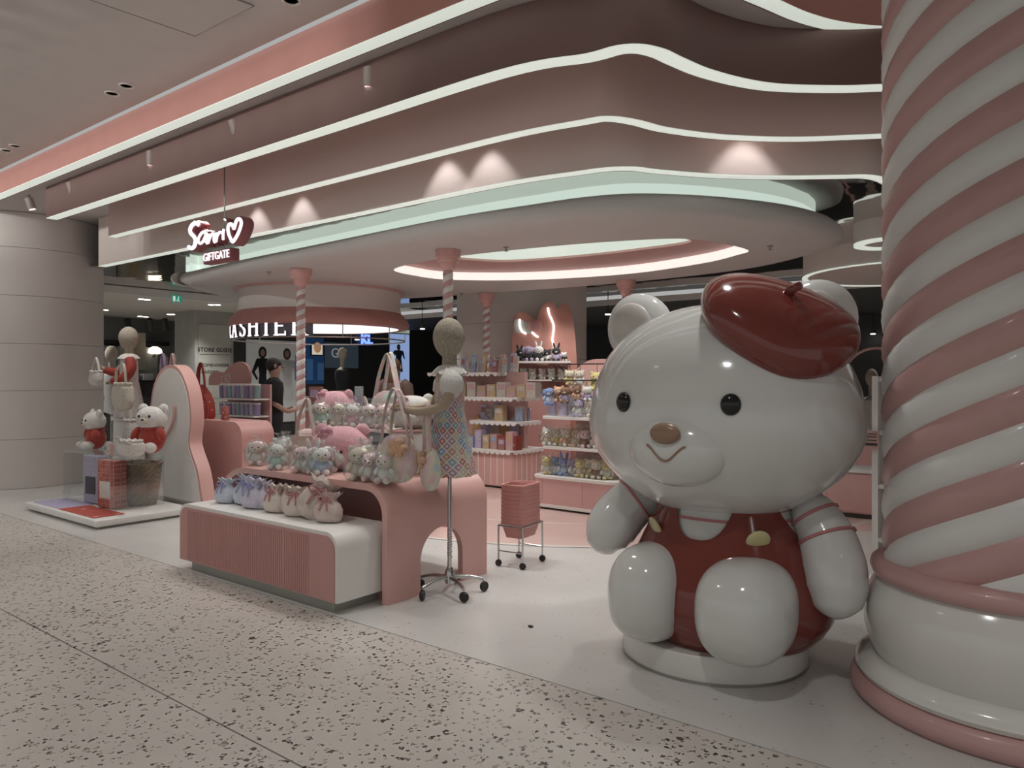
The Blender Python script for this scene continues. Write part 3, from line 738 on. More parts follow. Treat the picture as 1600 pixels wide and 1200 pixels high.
# cream drum with a ring lamp at the right end of the mirrored ceiling
pc = PD(1420, 400, 9.2)
dr = struct(bpy.data.objects.new('ceiling_drum', None), 'cream ceiling drum with ring light beside the striped column'); COL.objects.link(dr); dr.location = (pc.x, pc.y, 0)
ob('drum_wall', MB().lathe([(1.22, 2.74), (1.22, 3.0)], 64, caps=False), cream, dr)
ob('drum_underside', MB().lathe([(1.22, 2.742), (0, 2.742)], 64), cream, dr)
ob('light_strip', MB().lathe([(1.235, 2.73), (1.17, 2.73), (1.17, 2.738), (1.235, 2.738), (1.235, 2.73)], 64), strip, dr)
pr = PD(1392, 378, 7.4)
rl = thing('ring_lamp', 'cream ring lamp with a glowing underside left of the striped column', 'lamp', (pr.x, pr.y, 0))
ob('drum', MB().lathe([(.34, 2.80), (.34, 3.0)], 40, caps=False), cream, rl); ob('ring', MB().lathe([(.34, 2.775), (.25, 2.775), (.25, 2.80), (.34, 2.80), (.34, 2.775)], 40), strip, rl); ob('core', MB().lathe([(.25, 2.795), (0, 2.795)], 32), soffit_m, rl)

# ---------------------------------------------------------------- striped poles
st_pink = mat('candy_pink', (.56, .335, .32), .38, var=.03, coat=.2)
st_white = mat('candy_white', (.76, .755, .73), .38, var=.02, coat=.2)
def strand(r, z0, z1, pitch, a0, da, bulge, nz, na):
    """one helical strand of a twisted candy shaft"""
    vs = []; fs = []
    for j in range(nz + 1):
        z = z0 + (z1 - z0) * j / nz; base = a0 + 2 * math.pi * z / pitch
        for i in range(na + 1):
            t = i / na; rr = r + bulge * math.sin(math.pi * t) ** .7; a = base + da * t
            vs.append((rr * math.cos(a), rr * math.sin(a), z))
    k = na + 1
    for j in range(nz):
        for i in range(na): fs.append((j * k + i, j * k + i + 1, (j + 1) * k + i + 1, (j + 1) * k + i))
    return MB().add(vs, fs)
pole_strands = [strand(.046, 0, 2.56, .115, a, math.pi, .007, 260, 6).mesh('stripe', 180) for a in (0, math.pi)]
cap_me = MB().lathe([(.05, 2.50), (.062, 2.515), (.078, 2.54), (.082, 2.575), (.105, 2.58), (.108, 2.62), (.122, 2.625), (.125, 2.698), (0, 2.70)], 32).mesh('capital')
base_me = MB().lathe([(.11, .004), (.11, .05), (.075, .08), (.05, .1), (0, .1)], 28).mesh('base')
for i, (px, py, which) in enumerate(((700, 391, 'in front of the lit oval'), (470, 421, 'in front of the till'), (760, 458, 'in front of the big round column'), (978, 438, 'left of the statue head'))):
    p = at_h(px, py, CZ)
    t = thing('striped_pole', 'slim pink and white spiral pole ' + which, 'pole', p, group='striped poles under the canopy')
    ob('stripe', pole_strands[0], st_pink, t); ob('stripe', pole_strands[1], st_white, t)
    ob('capital', cap_me, pink, t); ob('base', base_me, pink, t)

# ---------------------------------------------------------------- till drum with lettering
pd_ = PD(502, 480, 10.85)
DC = Vector((pd_.x, pd_.y, 0))
dr2 = thing('till_drum', 'round cream hanging drum with a pink rim over the till', 'canopy', DC)
ob('drum', MB().lathe([(1.16, 2.70), (1.15, 2.62), (1.14, 2.54), (1.14, 2.46), (1.16, 2.38)], 72, caps=False), cream, dr2)
ob('top_trim', MB().lathe([(1.20, 2.70), (1.20, 2.675), (1.16, 2.67)], 72, caps=False), pink_lt, dr2)
ob('rim', MB().lathe([(1.16, 2.38), (1.20, 2.34), (1.255, 2.28), (1.275, 2.22), (1.26, 2.17), (1.22, 2.155), (1.12, 2.155)], 72, caps=False), mat('rim_pink', (.46, .22, .20), .5), dr2)
ob('glow_ring', MB().lathe([(1.12, 2.157), (.0, 2.158)], 72, caps=False), mat('till_glow', (.8, .8, .8), .5, emit=(1, .96, .95), es=.8), dr2)
ring_r, ring_z = 1.21, 1.985
rg = MB(); rg.tube([(ring_r * math.cos(2 * math.pi * k / 90), ring_r * math.sin(2 * math.pi * k / 90), ring_z) for k in range(90)], .011, 6, closed=True)
ob('hanging_ring', rg, steel, dr2)
for k in range(10):
    a = 2 * math.pi * k / 10 + .2
    ob('hanger', MB().tube([(ring_r * math.cos(a), ring_r * math.sin(a), ring_z), (ring_r * math.cos(a), ring_r * math.sin(a), 2.17)], .006, 5), steel, dr2)

def serif(ch, h=1.0):
    """serif capitals as flat outlines, about .8 wide and 1 high"""
    m = MB(); D = .02
    def bx(x0, x1, z0, z1): m.box(x0, x1, -D, D, z0, z1)
    def stem(x): bx(x, x + .15, 0, 1); bx(x - .07, x + .22, 0, .05); bx(x - .07, x + .22, .95, 1)
    def arc(cx_, cz_, rx, rz, a0, a1, w0, n=14):
        vs = []
        for i in range(n + 1):
            a = R(a0 + (a1 - a0) * i / n); w = w0 * (.45 + .55 * abs(math.cos(a)))
            for rr in (-w / 2, w / 2):
                for y in (-D, D): vs.append((cx_ + (rx + rr) * math.cos(a), y, cz_ + (rz + rr * .6) * math.sin(a)))
        fs = []
        for i in range(n):
            q = i * 4; fs += [(q, q + 4, q + 6, q + 2), (q + 1, q + 3, q + 7, q + 5), (q, q + 1, q + 5, q + 4), (q + 2, q + 6, q + 7, q + 3)]
        fs += [(0, 2, 3, 1), (4 * n, 4 * n + 1, 4 * n + 3, 4 * n + 2)]
        m.add(vs, fs)
    if ch == 'C': arc(.42, .5, .33, .47, 48, 312, .18, 24); bx(.62, .66, .68, .95); w = .78
    elif ch == 'A':
        m.prism([(.34, 1), (.46, 1), (.80, .0), (.62, 0)], -D, D); m.prism([(.34, 1), (.44, 1), (.17, 0), (.06, 0)], -D, D); bx(.2, .6, .28, .37); bx(-.02, .24, 0, .045); bx(.54, .9, 0, .045); w = .92
    elif ch == 'S':
        arc(.34, .745, .22, .225, 20, 250, .17); arc(.34, .26, .23, .235, 200, 440, .18); m.prism([(.10, .72), (.28, .52), (.46, .34), (.58, .28), (.46, .44), (.24, .66)], -D, D); bx(.55, .58, .72, .97); bx(.08, .11, .03, .28); w = .66
    elif ch == 'H': stem(.09); stem(.62); bx(.2, .68, .46, .55); w = .97
    elif ch == 'I': stem(.09); w = .42
    elif ch == 'E': stem(.09); bx(.2, .70, .91, 1); bx(.2, .70, 0, .09); bx(.2, .55, .46, .55); bx(.64, .70, .76, 1); bx(.64, .70, 0, .24); w = .78
    else: stem(.09); arc(.36, .75, .26, .225, -90, 90, .18); bx(.2, .4, .955, 1); bx(.2, .4, .49, .535); m.prism([(.38, .50), (.54, .50), (.84, 0), (.66, 0)], -D, D); bx(.6, .92, 0, .045); w = .94
    return m, w
# the letters stand on the ring, spaced along its front
sgn = thing('till_lettering', 'glowing white letters reading cashier on the ring below the drum', 'sign', DC)
lh = .25; acc = 0.0
s_total = sum(serif(c)[1] + .17 for c in 'CASHIER') * lh
front = math.atan2(-DC.y, -DC.x)                          # direction from the drum towards the viewer
a_mid = front - R(44)
for ch in 'CASHIER':
    m, w = serif(ch)
    a = a_mid + (acc + w * lh / 2 - s_total / 2) / (ring_r + .012)
    o = ob('letter', m, letter_w, sgn, smooth=0)
    o.scale = (lh, lh, lh)
    ex_ = Vector((-math.sin(a), math.cos(a), 0))
    o.location = Vector((math.cos(a) * (ring_r + .035), math.sin(a) * (ring_r + .035), ring_z + .012)) - ex_ * (w * lh / 2)
    o.rotation_euler = (0, 0, a + math.pi / 2)
    mb2 = MB().add([(x, y * 3 + .085, z) for x, y, z in m.v], m.f)
    s2 = ob('letter_back', mb2, mat('letter_side', (.10, .085, .10), .5), o, smooth=0); s2.scale = (1.0, 1, 1.0)
    acc += (w + .17) * lh

half_a = s_total / 2 / (ring_r + .012)
ob('backing_band', MB().lathe([(ring_r + .004, ring_z + .012), (ring_r + .004, ring_z + .012 + lh), (ring_r - .008, ring_z + .012 + lh), (ring_r - .008, ring_z + .012)], 40, a0=a_mid - half_a, a1=a_mid + half_a), mat('sign_band', (.13, .12, .15), .5), sgn)

# ---------------------------------------------------------------- hanging shop sign
SY = 3.80
def sp(cx_, cy_): 
    p = PY(260 + cx_ / 4, 280 + cy_ / 4, SY); return Vector((p.x, 0, p.z))
strokes = [
    [(240, 292), (222, 281), (202, 292), (188, 318), (192, 345), (212, 366), (222, 392), (214, 424), (194, 438), (178, 428)],
    [(292, 348), (268, 338), (246, 362), (238, 392), (250, 408), (270, 392), (288, 352), (284, 388), (294, 408)],
    [(304, 348), (302, 378), (300, 404), (312, 368), (328, 346), (338, 356), (336, 384), (342, 402)],
    [(352, 340), (352, 368), (350, 396), (356, 362), (370, 340), (382, 340)],
    [(398, 318), (394, 350), (394, 386)],
    [(404, 262), (406, 258)],
    [(462, 318), (448, 290), (432, 290), (424, 316), (430, 352), (446, 388), (456, 396), (480, 362), (500, 316), (508, 278), (496, 256), (478, 266), (462, 318)]]
o0 = sp(345, 345)
sign = thing('hanging_shop_sign', 'glowing white script shop sign with a heart on a rod before the canopy', 'sign', (o0.x, SY, o0.z))
backing = mat('sign_backing', (.30, .10, .11), .5)
rod_top = Z1
pts_all = []
bk = MB(); wid = .030
for i, s_ in enumerate(strokes):
    P = catmull([sp(*q) - o0 for q in s_], 4)
    wr = [.0135 + .006 * (i == 0) + .002 * (i == 6)] * len(P)
    ob('letter_stroke' if i < 6 else 'heart_letter', MB().tube([p + Vector((0, -.062, 0)) for p in P], wr, 10), letter_w, sign, smooth=180, sc=(1, 1, 1))
    mb = MB()
    for yy in (-.03, 0, .03): mb.tube([p + Vector((0, yy, 0)) for p in P], wid, 10)
    ob('letter_backing', mb, backing, sign, smooth=180)
ob('rod', MB().tube([(0, .03, -.16), (0, .03, rod_top - o0.z)], .007, 8), steel, sign)
g0, g1 = PY(326, 400, SY), PY(366, 400, SY)
gz = PY(346, 401, SY).z - o0.z; gw = (g1.x - g0.x) / 2; gc = (g0.x + g1.x) / 2 - o0.x
ob('lower_plate', MB().rbox(gw * 2 + .035, .09, .115, .008, 2, Matrix.Translation((gc, 0, gz))), backing, sign)
tm = text_mesh('GIFTGATE', .105, .004, bold=.0004, spacing=1.0)
xs = [v.co.x for v in tm.vertices]
ob('lettering', tm, letter_w, sign, loc=(gc, -.053, gz), rot=(R(90), 0, 0), sc=(gw * 2 / (max(xs) - min(xs)), 1, 1), smooth=0)

# ---------------------------------------------------------------- big striped column
def struct_col(): pass
bx_, by_ = world_xy(2.2, 3.28)
# measured foot: left edge at column 1330, front at row 1180
CX, CDp = 2.21, 3.29
bx_, by_ = world_xy(CX, CDp)
KC = CDp / 3.45
candy = thing('striped_column', 'giant pink and white twisted candy column on a white bulb foot', 'column', (bx_, by_, 0))
pitch = 1.46
for i in range(10):
    a = 2 * math.pi * i / 10
    ob('stripe', strand(.492, .60, 3.60, pitch, a, 2 * math.pi / 10, .022, 70, 8), st_pink if i % 2 == 0 else st_white, candy, smooth=180)
ob('core', MB().lathe([(.48, .55), (.48, 3.6)], 48, caps=False), st_white, candy)
ob('collar', MB().lathe([(.50, .535), (.53, .535), (.552, .548), (.562, .575), (.555, .602), (.53, .62), (.49, .625)], 72, caps=False), st_pink, candy)
ob('bulb', MB().lathe([(.535, .165), (.565, .22), (.585, .30), (.59, .37), (.58, .44), (.555, .50), (.515, .545)], 72, caps=False), gloss_white, candy)
ob('upper_ring', MB().lathe([(.52, .09), (.59, .095), (.618, .105), (.628, .125), (.622, .15), (.60, .172), (.565, .185), (.52, .185)], 72, caps=False), gloss_white, candy)
ob('lower_ring', MB().lathe([(.55, 0), (.625, 0), (.645, .02), (.648, .05), (.638, .08), (.615, .098), (.55, .10)], 72, caps=False), st_pink, candy)

# ---------------------------------------------------------------- large seated bear statue (a plain generic figure)
SX, SYY = world_xy(1.067, 3.94)
st = thing('bear_statue', 'giant glossy white seated figure in red dungarees and red cap on round plinth', 'statue', (SX, SYY, 0))
red_g = mat('glossy_red', (.19, .034, .025), .14, var=.03, coat=.4)
skin_w = mat('statue_white', (.665, .668, .645), .13, var=.01, coat=.5)
eye_b = mat('eye_black', (.01, .01, .01), .15)
stripe_p = mat('sleeve_stripe', (.50, .20, .20), .25)
tan = mat('nose_tan', (.30, .19, .13), .3)
cream_y = mat('button_cream', (.62, .56, .30), .3)
pl = ob('plinth', MB().lathe([(.468, .004), (.472, .012), (.472, .125), (.466, .132), (0, .132)], 72), white, st)
ob('foot_line', MB().lathe([(.478, .0), (.478, .012), (.47, .014), (.47, 0), (.478, 0)], 72), steel, pl)
ox = .08
BP = [(.132, .42), (.18, .47), (.25, .515), (.33, .535), (.42, .525), (.52, .485), (.62, .435), (.72, .385), (.80, .345), (.88, .31)]
def bodyr(z):
    for (za, ra), (zb, rb) in zip(BP[:-1], BP[1:]):
        if za <= z <= zb: return ra + (rb - ra) * (z - za) / (zb - za)
    return BP[-1][1] if z > .8 else BP[0][1]
shirt = ob('shirt', MB().lathe([(r - .012, z) for z, r in BP if z > .4], 56, Matrix.Translation((ox, 0, 0)), sy=.92), skin_w, st, smooth=180)
for z in (.755, .80):
    ob('shirt_stripe', MB().tube([(ox + (bodyr(z) - .008) * math.cos(a), .92 * (bodyr(z) - .008) * math.sin(a), z) for a in [2 * math.pi * k / 60 for k in range(60)]], .007, 6, closed=True), stripe_p, shirt)
# dungarees: straps reach up on both sides of a scooped neck
vs = []; fs = []; na, nz = 120, 26
def ztop(a):
    f = abs((math.degrees(a) - 270 + 180) % 360 - 180)          # 0 at the front
    if f < 27: return .665 + .19 * (f / 27) ** 2.6
    if f < 62: return .86
    if f < 84: return .86 - .26 * ((f - 62) / 22) ** .7
    return .60
for j in range(nz + 1):
    for i in range(na):
        a = 2 * math.pi * i / na; z = .132 + (ztop(a) - .132) * j / nz; r = bodyr(z) + .004
        vs.append((ox + r * math.cos(a), .92 * r * math.sin(a), z))
fs = [(j * na + i, j * na + (i + 1) % na, (j + 1) * na + (i + 1) % na, (j + 1) * na + i) for j in range(nz) for i in range(na)]
dung = ob('dungarees', MB().add(vs, fs), red_g, st, smooth=180)
for a in (R(270 - 40), R(270 + 40)):
    z = .68; r = bodyr(z) + .008
    rot = Matrix.Rotation(a, 3, 'Z')
    ob('button', MB().ell((ox + r * math.cos(a), .92 * r * math.sin(a), z), (.016, .058, .058), 20, 12, rot @ Matrix.Rotation(R(26), 3, 'Y')), cream_y, dung)
# head
HC = Vector((ox - .03, -.02, 1.28))
def cheeks(q):
    t = q.z / .56
    k = 1 + .05 * math.exp(-((t + .28) / .4) ** 2)
    return Vector((q.x * k, q.y * k, q.z))
head = ob('head', MB().ell(HC, (.675, .57, .555), 64, 40, None, .93, cheeks), skin_w, st, smooth=180)
for sx, nm in ((-1, 'ear'), (1, 'ear')):
    ec = HC + Vector((sx * .47, .0, .44))
    rt = Matrix.Rotation(R(sx * 38), 3, 'Y')
    e = ob(nm, MB().ell(ec, (.20, .10, .21), 28, 18, rt), skin_w, st, smooth=180)
    ob('inner_ear', MB().ell(ec + Vector((sx * .012, -.075, .015)), (.125, .035, .135), 24, 14, rt), mat('inner_ear_grey', (.60, .57, .53), .3), e, smooth=180)
mz = ob('muzzle', MB().ell(HC + Vector((0, -.50, -.17)), (.25, .15, .175), 32, 20), skin_w, st, smooth=180)
ob('nose', MB().ell(HC + Vector((0, -.645, -.085)), (.075, .035, .05), 20, 14), tan, mz, smooth=180)
ob('mouth', MB().tube([HC + Vector((x, -.648 + .25 * x * x * 4, -.175 - .035 * math.cos(x * 30) * 1.0)) for x in [k * .012 for k in range(-8, 9)]], .006, 6), tan, mz)
for sx in (-1, 1):
    ob('eye', MB().ell(HC + Vector((sx * .27, -.545, .05)), (.046, .03, .050), 18, 12, Matrix.Rotation(R(sx * 24), 3, 'Z')), eye_b, st, smooth=180)
# soft cap worn on one side
cd = Vector((.50, -.36, .80)).normalized()
cq = Vector((0, 0, 1)).rotation_difference(cd).to_matrix()
cc = HC + Vector((cd.x * .70, cd.y * .56, cd.z * .545))
capm = MB().ell(cc, (.375, .33, .165), 48, 24, cq, .9, lambda q: Vector((q.x * (1 + .05 * math.sin(3 * math.atan2(q.y, q.x))), q.y, q.z + (.03 * math.sin(2 * math.atan2(q.y, q.x)) * (q.x * q.x + q.y * q.y) / .12))))
cap = ob('cap', capm, red_g, st, smooth=180)
ob('cap_band', MB().tube([cc + cq @ Vector((.30 * math.cos(a), .26 * math.sin(a), -.12)) for a in [2 * math.pi * k / 40 for k in range(40)]], .04, 10, closed=True), red_g, cap, smooth=180)
ob('cap_stalk', MB().tube([cc + cq @ Vector((0, 0, .14)), cc + cq @ Vector((.01, 0, .19)), cc + cq @ Vector((.04, 0, .225))], [.028, .024, .018], 10), red_g, cap, smooth=180)
# arms with striped sleeves
for sx, pts, rad, ts in ((1, [(.36, .02, .86), (.43, .0, .79), (.50, -.03, .68), (.545, -.07, .57), (.565, -.10, .47), (.57, -.12, .39), (.57, -.12, .34)], [.06, .11, .135, .145, .14, .11, .04], (1.3, 2.1)),
                      (-1, [(-.34, .02, .86), (-.42, .0, .82), (-.51, -.06, .76), (-.57, -.13, .68), (-.60, -.18, .60), (-.61, -.20, .53), (-.61, -.20, .48)], [.06, .11, .135, .145, .14, .11, .04], (1.3, 2.1))):
    P = catmull([Vector(p) + Vector((ox, 0, 0)) for p in pts], 6)
    rr = []
    for i in range(len(rad) - 1): rr += [rad[i] + (rad[i + 1] - rad[i]) * j / 6 for j in range(6)]
    rr.append(rad[-1])
    arm = ob('arm', MB().tube(P, rr, 28), skin_w, st, smooth=180)
    for t in ts:
        i = int(t * 6); T = (P[i + 1] - P[i - 1]).normalized(); u = T.cross(Vector((0, 1, 0))).normalized(); w = T.cross(u)
        ob('sleeve_stripe', MB().tube([P[i] + (u * math.cos(a) + w * math.sin(a)) * (rr[i] + .001) for a in [2 * math.pi * k / 36 for k in range(36)]], .009, 6, closed=True), stripe_p, arm)
# legs ending in big rounded feet towards the viewer
for x, y, z, rx, rz in ((-.165, -.36, .375, .192, .238), (.32, -.37, .372, .215, .238)):
    ob('leg', MB().ell((x, y, z), (rx, .27, rz), 36, 24, None, .80), skin_w, st, smooth=180)

# ---------------------------------------------------------------- soft goods: plain generic plush toys, bags and pouches
bag_clear = clear('clear_bag', gloss=.05, rough=.12, wrinkle=.6)
acrylic = clear('clear_acrylic', tint=(.93, .95, .95), gloss=.05, rough=.03)
def plushm(name, c): return mat(name, c, .95, var=.10, scale=30, bump=.5, bscale=90, sheen=.25)
PC = {'white': plushm('plush_white', (.72, .70, .66)), 'pink': plushm('plush_pink', (.66, .36, .40)), 'pale': plushm('plush_pale_pink', (.70, .50, .50)), 'cream': plushm('plush_cream', (.68, .60, .48)),
      'yellow': plushm('plush_yellow', (.66, .55, .24)), 'blue': plushm('plush_blue', (.20, .27, .48)), 'sky': plushm('plush_sky', (.45, .55, .68)), 'lilac': plushm('plush_lilac', (.42, .34, .50)),
      'black': plushm('plush_black', (.02, .02, .022)), 'peach': plushm('plush_peach', (.66, .40, .26)), 'mint': plushm('plush_mint', (.50, .62, .55)), 'red': plushm('plush_red', (.42, .06, .045)), 'brown': plushm('plush_brown', (.22, .12, .07))}
TD = tiedye('plush_tiedye', [(.52, .62, .70), (.70, .68, .55), (.70, .48, .50), (.55, .68, .58), (.66, .62, .70)], 9)
TD2 = tiedye('bag_tiedye', [(.40, .52, .66), (.70, .66, .50), (.70, .48, .50), (.55, .66, .60)], 7)
bead = mat('bead_eye', (.012, .01, .01), .2)
_pl = {}
def plush_meshes(kind):
    """meshes of a small sitting toy about .2 high: body, head, two ears, arms, feet, snout"""
    if kind in _pl: return _pl[kind]
    d = {}
    d['body'] = MB().ell((0, 0, .062), (.062, .052, .064), 14, 10).mesh('body', 180)
    d['head'] = MB().ell((0, -.008, .155), (.070, .058, .056), 16, 10).mesh('head', 180)
    d['ear'] = []
    for s_ in (-1, 1):
        if kind == 'bear': d['ear'].append(MB().ell((s_ * .050, 0, .200), (.024, .014, .024), 10, 8).mesh('ear', 180))
        elif kind == 'bunny': d['ear'].append(MB().ell((s_ * .034, .004, .235), (.018, .012, .056), 10, 8, Matrix.Rotation(R(s_ * 14), 3, 'Y')).mesh('ear', 180))
        else: d['ear'].append(MB().ell((s_ * .074, 0, .15), (.022, .028, .050), 10, 8, Matrix.Rotation(R(s_ * -14), 3, 'Y')).mesh('ear', 180))
    d['arm'] = [MB().ell((s_ * .062, -.022, .085), (.020, .022, .036), 10, 7, Matrix.Rotation(R(s_ * -28), 3, 'Y')).mesh('arm', 180) for s_ in (-1, 1)]
    d['foot'] = [MB().ell((s_ * .036, -.055, .024), (.024, .036, .024), 10, 7).mesh('foot', 180) for s_ in (-1, 1)]
    d['eye'] = [MB().ell((s_ * .026, -.061, .162), (.006, .004, .007), 7, 5).mesh('eye', 180) for s_ in (-1, 1)]
    d['snout'] = MB().ell((0, -.058, .142), (.022, .014, .015), 10, 7).mesh('snout', 180)
    d['nose'] = MB().ell((0, -.072, .146), (.007, .004, .005), 7, 5).mesh('nose', 180)
    bag = []
    for zz, r in ((0, .02), (.004, .085), (.05, .108), (.12, .104), (.17, .098), (.215, .066), (.232, .022), (.246, .030), (.268, .048)):
        for i in range(14):
            a = 2 * math.pi * i / 14; rr = r * (1 + .10 * math.sin(3 * a + zz * 40) + .06 * math.sin(5 * a - zz * 70)); bag.append((rr * math.cos(a), rr * .86 * math.sin(a), zz))
    d['bag'] = MB().add(bag, [(j * 14 + i, j * 14 + (i + 1) % 14, (j + 1) * 14 + (i + 1) % 14, (j + 1) * 14 + i) for j in range(8) for i in range(14)]).mesh('clear_wrap', 180)
    _pl[kind] = d
    return d
def plush(loc, label, kind='bear', c1='white', c2='white', s=1.0, rz=0.0, bagged=True, group=None, tilt=0.0, accent=None, face=True):
    """c1 body and head, c2 ears and limbs"""
    d = plush_meshes(kind)
    t = thing('plush_toy', label, 'plush toy', loc, rz, group); t.scale = (s, s, s); t.rotation_euler = (tilt, 0, rz)
    A, B = (PC[c1] if c1 in PC else c1), (PC[c2] if c2 in PC else c2)
    ob('body', d['body'], B, t); h = ob('head', d['head'], A, t)
    for k, m in (('ear', A), ('arm', B), ('foot', A)):
        for i in (0, 1):
            o = ob(k, d[k][i], m, t)
    if face:
        for i in (0, 1): ob('eye', d['eye'][i], bead, h)
        sn = ob('snout', d['snout'], PC['cream'] if c1 != 'cream' else PC['white'], h)
        ob('nose', d['nose'], bead, sn) if False else ob('nose', d['nose'], bead, h)
    if accent: ob('scarf', MB().tube([(.042 * math.cos(a), .036 * math.sin(a), .112) for a in [2 * math.pi * k / 16 for k in range(16)]], .011, 7, closed=True), PC[accent], t)
    if bagged: ob('clear_wrap', d['bag'], bag_clear, t)
    return t
# meshes shared between toys carry the material of the first toy, so give every copy its own slot
_ob_orig = ob
def ob(name, m, material, parent=None, loc=(0, 0, 0), rot=(0, 0, 0), smooth=40, sc=None):
    o = _ob_orig(name, m, material, parent, loc, rot, smooth, sc)
    if material is not None and o.data.materials and o.data.materials[0] != material:
        o.material_slots[0].link = 'OBJECT'; o.material_slots[0].material = material
    return o

def pouch(loc, label, col, rz=0, s=1.0, bow='pouch_bow', group=None, tilt=0, lean=0):
    """small padded drawstring pouch with a frilled top and a ribbon bow"""
    t = thing('drawstring_pouch', label, 'pouch', loc, rz, group); t.scale = (s, s, s); t.rotation_euler = (tilt, lean, rz)
    vs = []; n = 28
    prof = [(.03, .0), (.072, .006), (.088, .035), (.086, .075), (.070, .105), (.045, .125), (.038, .135), (.052, .152), (.072, .168)]
    for j, (r, z) in enumerate(prof):
        for i in range(n):
            a = 2 * math.pi * i / n
            k = 1 + (.05 + .12 * (j > 5)) * math.sin(7 * a) * (j > 2) + .04 * math.sin(3 * a + j)
            vs.append((r * k * math.cos(a), r * .66 * k * math.sin(a), z + (.008 * math.sin(7 * a) if j == 8 else 0)))
    fs = [(j * n + i, j * n + (i + 1) % n, (j + 1) * n + (i + 1) % n, (j + 1) * n + i) for j in range(len(prof) - 1) for i in range(n)] + [tuple(reversed(range(n)))]
    ob('body', MB().add(vs, fs), col, t, smooth=180)
    bw = MB()
    for s_ in (-1, 1):
        bw.tube([(0, -.035, .13), (s_ * .03, -.05, .145), (s_ * .045, -.052, .13), (s_ * .03, -.05, .118), (0, -.035, .13)], .005, 6)
        bw.tube([(0, -.04, .13), (s_ * .018, -.058, .10), (s_ * .026, -.062, .065)], .0045, 6)
    ob('ribbon_bow', bw, MATS[bow], t)
    return t
mat('pouch_bow', (.36, .36, .58), .7); mat('pouch_bow_pink', (.50, .22, .22), .7)
pouch_blue = spots('pouch_blue', (.56, .60, .68), [(.36, .40, .58), (.66, .68, .72)], 60, .25)
pouch_lilac = spots('pouch_lilac', (.60, .57, .66), [(.42, .36, .56), (.68, .66, .72)], 60, .25)
pouch_cream = spots('pouch_cream', (.66, .58, .52), [(.48, .34, .30), (.70, .64, .58)], 60, .22)
pouch_pink = spots('pouch_pinkish', (.62, .50, .46), [(.46, .28, .26), (.68, .60, .56)], 60, .22)

def strap(parent, pts, w, m, name='strap', thick=.006, n=8):
    P = catmull(pts, 6)
    return ob(name, MB().tube(P, w, n, flat=thick), m, parent, smooth=180)

